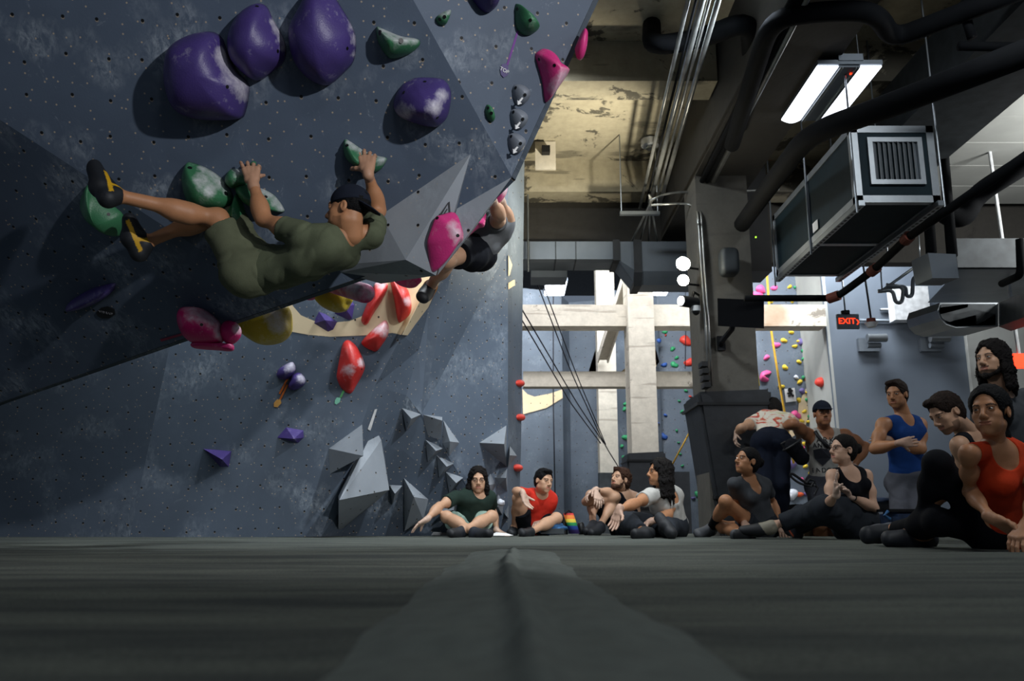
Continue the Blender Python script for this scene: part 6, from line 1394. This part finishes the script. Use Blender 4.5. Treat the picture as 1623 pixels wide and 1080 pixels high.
# ------------------------------------------------------------------ 7 woman grey tee
sit('person with dark bun in charcoal tee and shorts with one knee raised', G(1208, 836, 7.5), G(1186, 757, 7.35), G(1163, 767, 7.3), G(1213, 768, 7.4), G(1184, 732, 7.3), fem=True,
    front=(-.5, -.85, 0), look=(-.85, -.35, .25), skin='tan', hair='bun', hairmat='hair_black', b=.88,
    armA=[(1168, 800, 1), (1180, 830, -1)], armB=[(1226, 797, 1), (1238, 832, -1)], legA=[(1150, 795, -1), (1127, 838, 1), (1103, 848, -1)], legB=[(1146, 836, -1), (1180, 847, -1), (1162, 849, -1)],
    handA=dict(n=(0, 0, -1), thumb=1, curls=.3), handB=dict(n=(0, 0, -1), thumb=1, curls=.3), socks=dict(A='sock_black'), sockf=.38,
    top=dict(kind='tee', mat='tee_charcoal', hem=.08, vneck=True), bottom=dict(name='shorts', mat='charcoal_pant', sl=.35), shoes=dict(A=dict(c='4a4c50', sole='808080'), B=dict(c='4a4c50')))
# ------------------------------------------------------------------ 8 tie dye, standing on the floor behind the mat
pel = G(1222, 704, 8.30); nk = G(1226, 664, 8.62)
sit('person in tie dye tee bending forward with a chalk bag in hand', pel, nk, G(1198, 668, 8.55), G(1250, 666, 8.55), G(1226, 651, 8.76), hl=(1, 0, 0),
    front=(0, .5, -1), look=(.0, .75, -.6), hup=(0, .5, .8), skin='light', hair='short', hairmat='hair_dark', basez=-.36, bend=(0, 0, .03),
    armA=[(1176, 678, -1), (1168, 686, 1)], armB=[(1265, 677, -1), (1266, 697, 1)], legA=[(1215, 770, -1), (1215, 836, 1), (1212, 848, -1)], legB=[(1236, 770, -1), (1238, 838, 1), (1240, 850, -1)],
    handA=dict(d=(-.3, -.2, -.9), n=(1, 0, 0), thumb=1, curls=.5), handB=dict(d=(0, 0, -1), n=(-1, 0, 0), thumb=1, curls=.9),
    top=dict(kind='tee', mat='tie_dye', hem=.05, sleeve=.45), bottom=dict(name='trousers', mat='navy_pant', sl=1, low=.95, gr=.025), shoes=dict(A=dict(c='16181c'), B=dict(c='16181c')))
# chalk bag held
c = G(1263, 716, 7.95); r_ = root('chalk_bag', c, 'grey black chalk bag dangling from the hand of tie dye person', 'bag')
Sd = Sdf(); Sd.cap(c+Vector((-.04, 0, .05)), c+Vector((.04, 0, -.06)), .075, .07, k=.02); to_object('pouch', [Sd.mesh(.006, folds(.006, 18, 2))], 'black_cloth', r_)
bm = bm_(); ring = [c+Vector((-.04, 0, .06))+Vector((.08*math.cos(a_), .07*math.sin(a_), .05*math.cos(a_))) for a_ in [2*math.pi*k/20 for k in range(21)]]; tube(bm, ring, .012, 6); link('rim', bm, 'rubber', r_)
bm = bm_(); tube(bm, [c+Vector((-.11, 0, .03)), c+Vector((-.14, 0, .07)), c+Vector((-.10, 0, .09))], .012, 6); link('loop', bm, 'rubber', r_)
bm = bm_(); p_ = [(1252, 752), (1256, 751), (1266, 758), (1276, 765), (1288, 768), (1292, 765), (1289, 771), (1278, 770), (1266, 766), (1255, 758), (1252, 752)]
tube(bm, [G(x, y, 7.95) for x, y in p_], .012, 6, .05); tube(bm, [G(1290, 768, 7.95), G(1296, 774, 7.9), G(1291, 785, 7.9)], .010, 6); tube(bm, [G(1278, 766, 7.9), G(1283, 760, 7.9), G(1291, 763, 7.9), G(1285, 772, 7.9)], .012, 6); link('waist_strap', bm, 'rubber', label='black looped belt strap dangling below the chalk bag', cat='strap')
# ------------------------------------------------------------------ 9 cap, white tank
rt9 = sit('person in dark cap and printed white tank standing arm around tie dye person', G(1310, 770, 8.45), G(1307, 683, 8.35), G(1280, 689, 8.35), G(1337, 689, 8.35), G(1304, 657, 8.25), hl=(1, 0, 0),
    front=(-.05, -1, 0), look=(-.1, -1, .05), skin='brown', hair='buzz', hairmat='hair_black', cap=dict(mat='cap_navy', dir=1), b=1.08, basez=-.36, hs=1.03,
    armA=[(1258, 672, -1), (1240, 676, 1)], armB=[(1372, 708, 1), (1352, 742, -1)], legA=[(1300, 830, -1), (1300, 880, 1), (1296, 890, -1)], legB=[(1322, 830, -1), (1324, 880, 1), (1328, 890, -1)],
    handA=dict(n=(0, -1, 0), thumb=1, curls=.3), handB=dict(n=(-1, 0, 0), thumb=1, curls=.4),
    top=dict(kind='tank', name='tank_top', mat='white_tee', hem=.12, scoop=.8), bottom=dict(name='shorts', mat='grey_shorts', sl=.8))
fy = 8.30
tank9 = [o for o in rt9.children if o.name.startswith('tank_top')][0]
bv = BVHTree.FromPolygons([v.co+rt9.location for v in tank9.data.vertices], [tuple(p.vertices) for p in tank9.data.polygons])
def on9(x, y, off=.004):
    h_, n_, _, _ = bv.ray_cast(O, ray(x, y).normalized())
    return None if h_ is None else h_+(O-h_).normalized()*off
def stext(s, px, py, size, bendy=0):
    h_ = on9(px, py, .012)
    if h_ is None: return
    for i, ch in enumerate(s):
        x = px+(i-(len(s)-1)/2)*size*135; h_ = on9(x, py+bendy*abs(i-(len(s)-1)/2)**2, .006)
        if h_ is not None and ch != ' ': text('lettering', ch, h_, Vector((1, 0, 0)), Vector((0, 0, 1)), size, 'rubber', rt9)
stext('PARK', 1303, 698, .075, .15); stext('RANGER', 1304, 706.5, .062, .1); stext('ENDOR', 1306, 746, .062)
bm = bm_(); q_ = [on9(x, y) for x, y in ((1288, 714), (1300, 711), (1318, 714), (1316, 727), (1303, 739), (1291, 728))]
if all(q is not None for q in q_): bm.faces.new([bm.verts.new(q+Vector((0, -.012, 0))) for q in q_]); bmesh.ops.solidify(bm, geom=bm.faces[:], thickness=.004); link('printed_badge', bm, 'grey_shorts', rt9)
bm = bm_(); q_ = [on9(x, y, .012) for x, y in ((1292, 684), (1296, 691), (1302, 698), (1308, 704), (1315, 711))]; q_ = [q for q in q_ if q is not None]
if len(q_) > 2: tube(bm, q_, .018, 8); link('shoulder_strap', bm, 'rubber', rt9, smooth=True)
# ------------------------------------------------------------------ 10 woman black tank
sit('person with glasses and bun in black tank pressing palms together', G(1364, 838, 6.95), G(1341, 742, 6.8), G(1318, 752, 6.75), G(1374, 752, 6.9), G(1336, 714, 6.78), fem=True,
    front=(-.5, -.85, 0), look=(-.95, -.25, .12), skin='pale', hair='bun', hairmat='hair_dark', glasses=True, b=.92, hairc='2a1a14',
    armA=[(1312, 800, -1), (1326, 782, -1)], armB=[(1387, 806, -1), (1347, 786, -1)], legA=[(1304, 806, -1), (1262, 838, 1), (1238, 824, 1)], legB=[(1326, 800, -1), (1206, 840, 1), (1160, 844, 1)],
    handA=dict(d=(-.1, -.3, 1), n=(.8, -.3, 0), thumb=-1, curls=.12), handB=dict(d=(-.6, 0, .5), n=(-.6, -.3, -.7), thumb=1, curls=.15), watch='B',
    top=dict(kind='tank', name='tank_top', mat='black_cloth', hem=.02), bottom=dict(name='trousers', mat='charcoal_pant', sl=1, low=.85, gr=.03, fold=.012), shoes=dict(A=dict(c='1c222c', stripe='a84a2a'), B=dict(c='8a8474', sole='1a1c20')))
# ------------------------------------------------------------------ 11 blue tank
sit('person in blue tank standing with arms crossed', G(1439, 766, 7.5), G(1432, 660, 7.35), G(1400, 672, 7.3), G(1458, 672, 7.45), G(1421, 626, 7.3), hl=(1, .1, 0), hw=.068,
    front=(-.35, -.95, 0), look=(-.7, -.7, -.1), skin='tan', hair='short', hairmat='hair_mid', beard=.25, b=1.05, basez=-.36, hs=1.03,
    armA=[(1386, 712, -1), (1428, 702, -1)], armB=[(1460, 712, -1), (1412, 698, -1)], legA=[(1426, 830, -1), (1426, 880, 1), (1420, 890, -1)], legB=[(1446, 830, -1), (1446, 880, 1), (1442, 890, -1)],
    handA=dict(d=(1, .1, .1), n=(0, 1, .1), thumb=-1, curls=.25), handB=dict(d=(-1, .2, .1), n=(0, 1, 0), thumb=1, curls=.3),
    top=dict(kind='tank', name='tank_top', mat='blue_tank', hem=-.03, scoop=.75, fold=.002), bottom=dict(name='shorts', mat='grey_shorts', sl=.9, gr=.014), flare=.0)
# ------------------------------------------------------------------ 12 bowed man
sit('person with short dark hair in dark tank leaning forward and looking down', G(1570, 800, 5.6), G(1533, 684, 5.25), G(1520, 705, 5.1), G(1556, 692, 5.4), G(1500, 655, 5.15), hl=(.5, .8, 0),
    front=(-.8, -.4, -.4), look=(-.85, -.2, -.45), hup=(-.4, 0, 1), skin='light', hair='short', hairmat='hair_mid', beard=.6,
    armA=[(1540, 770, 1), (1570, 800, -1)], armB=[(1560, 760, 1), (1580, 800, 1)], legA=[(1530, 815, 1), (1560, 845, 1), (1550, 850, -1)], legB=[(1560, 815, 1), (1600, 845, 1), (1590, 850, 1)],
    handA=dict(n=(0, 0, -1), thumb=1, curls=.5), handB=dict(n=(0, 0, -1), thumb=1, curls=.5),
    top=dict(kind='tank', name='tank_top', mat='black_cloth', hem=.06, scoop=.7), bottom=dict(name='shorts', mat='black_cloth', sl=.8))
# ------------------------------------------------------------------ 13 orange tank
sit('person with ponytail in orange tank top and black leggings nearest at right', G(1590, 846, 4.35), G(1577, 703, 4.05), G(1535, 718, 3.95), G(1622, 716, 4.15), G(1569, 654, 3.98), fem=True, hl=(1, .5, 0),
    front=(-.35, -.95, .0), look=(-.72, -.68, .03), hup=(-.05, 0, 1), skin='tan', hair='pony', hairmat='hair_black', b=.94, res=.006, hres=.003, hairres=.004, cres=.005,
    armA=[(1537, 780, 1), (1572, 822, -1)], armB=[(1640, 790, -1), (1625, 835, -1)], legA=[(1486, 736, -1), (1462, 846, 1), (1400, 856, -1)], legB=[(1487, 828, -1), (1412, 843, 1), (1368, 850, -1)],
    handA=dict(d=(.8, -.2, -.5), n=(.3, -.3, -.8), thumb=-1, curls=.5), handB=dict(d=(-.6, -.3, -.5), n=(0, 0, -1), thumb=1, curls=.5), chalk=.05,
    top=dict(kind='tank', name='tank_top', mat='orange_tank', hem=.08), bottom=dict(name='leggings', mat='black_tight', sl=1, low=.86, gr=.006, fold=.0015), flare=.0, shoes=dict(A=dict(c='1a1d24'), B=dict(c='1c2026', stripe='50545c')))
# ------------------------------------------------------------------ 14 long hair standing
sit('person with long dark hair and beard in grey tee standing at the back right', G(1600, 770, 5.6), G(1587, 622, 5.45), G(1557, 636, 5.3), G(1626, 632, 5.6), G(1573, 571, 5.4), hl=(1, .6, 0),
    front=(-.7, -.7, 0), look=(-.88, -.45, .03), skin='light', hair='long', hairlen=.16, hairmat='hair_dark', beard=.75, beardmesh=True, b=1.0, basez=-.36, hs=1.05,
    armA=[(1556, 720, 1), (1560, 790, -1)], armB=[(1640, 710, 1), (1640, 780, -1)], legA=[(1595, 880, -1), (1600, 940, 1), (1590, 950, -1)], legB=[(1620, 880, -1), (1625, 940, 1), (1615, 950, -1)],
    handA=dict(n=(0, -.5, 0), thumb=1, curls=.4), handB=dict(n=(0, -.5, 0), thumb=1, curls=.4),
    top=dict(kind='tee', mat='tee_charcoal', hem=.1), bottom=dict(name='trousers', mat='charcoal_pant', sl=1, low=.9))
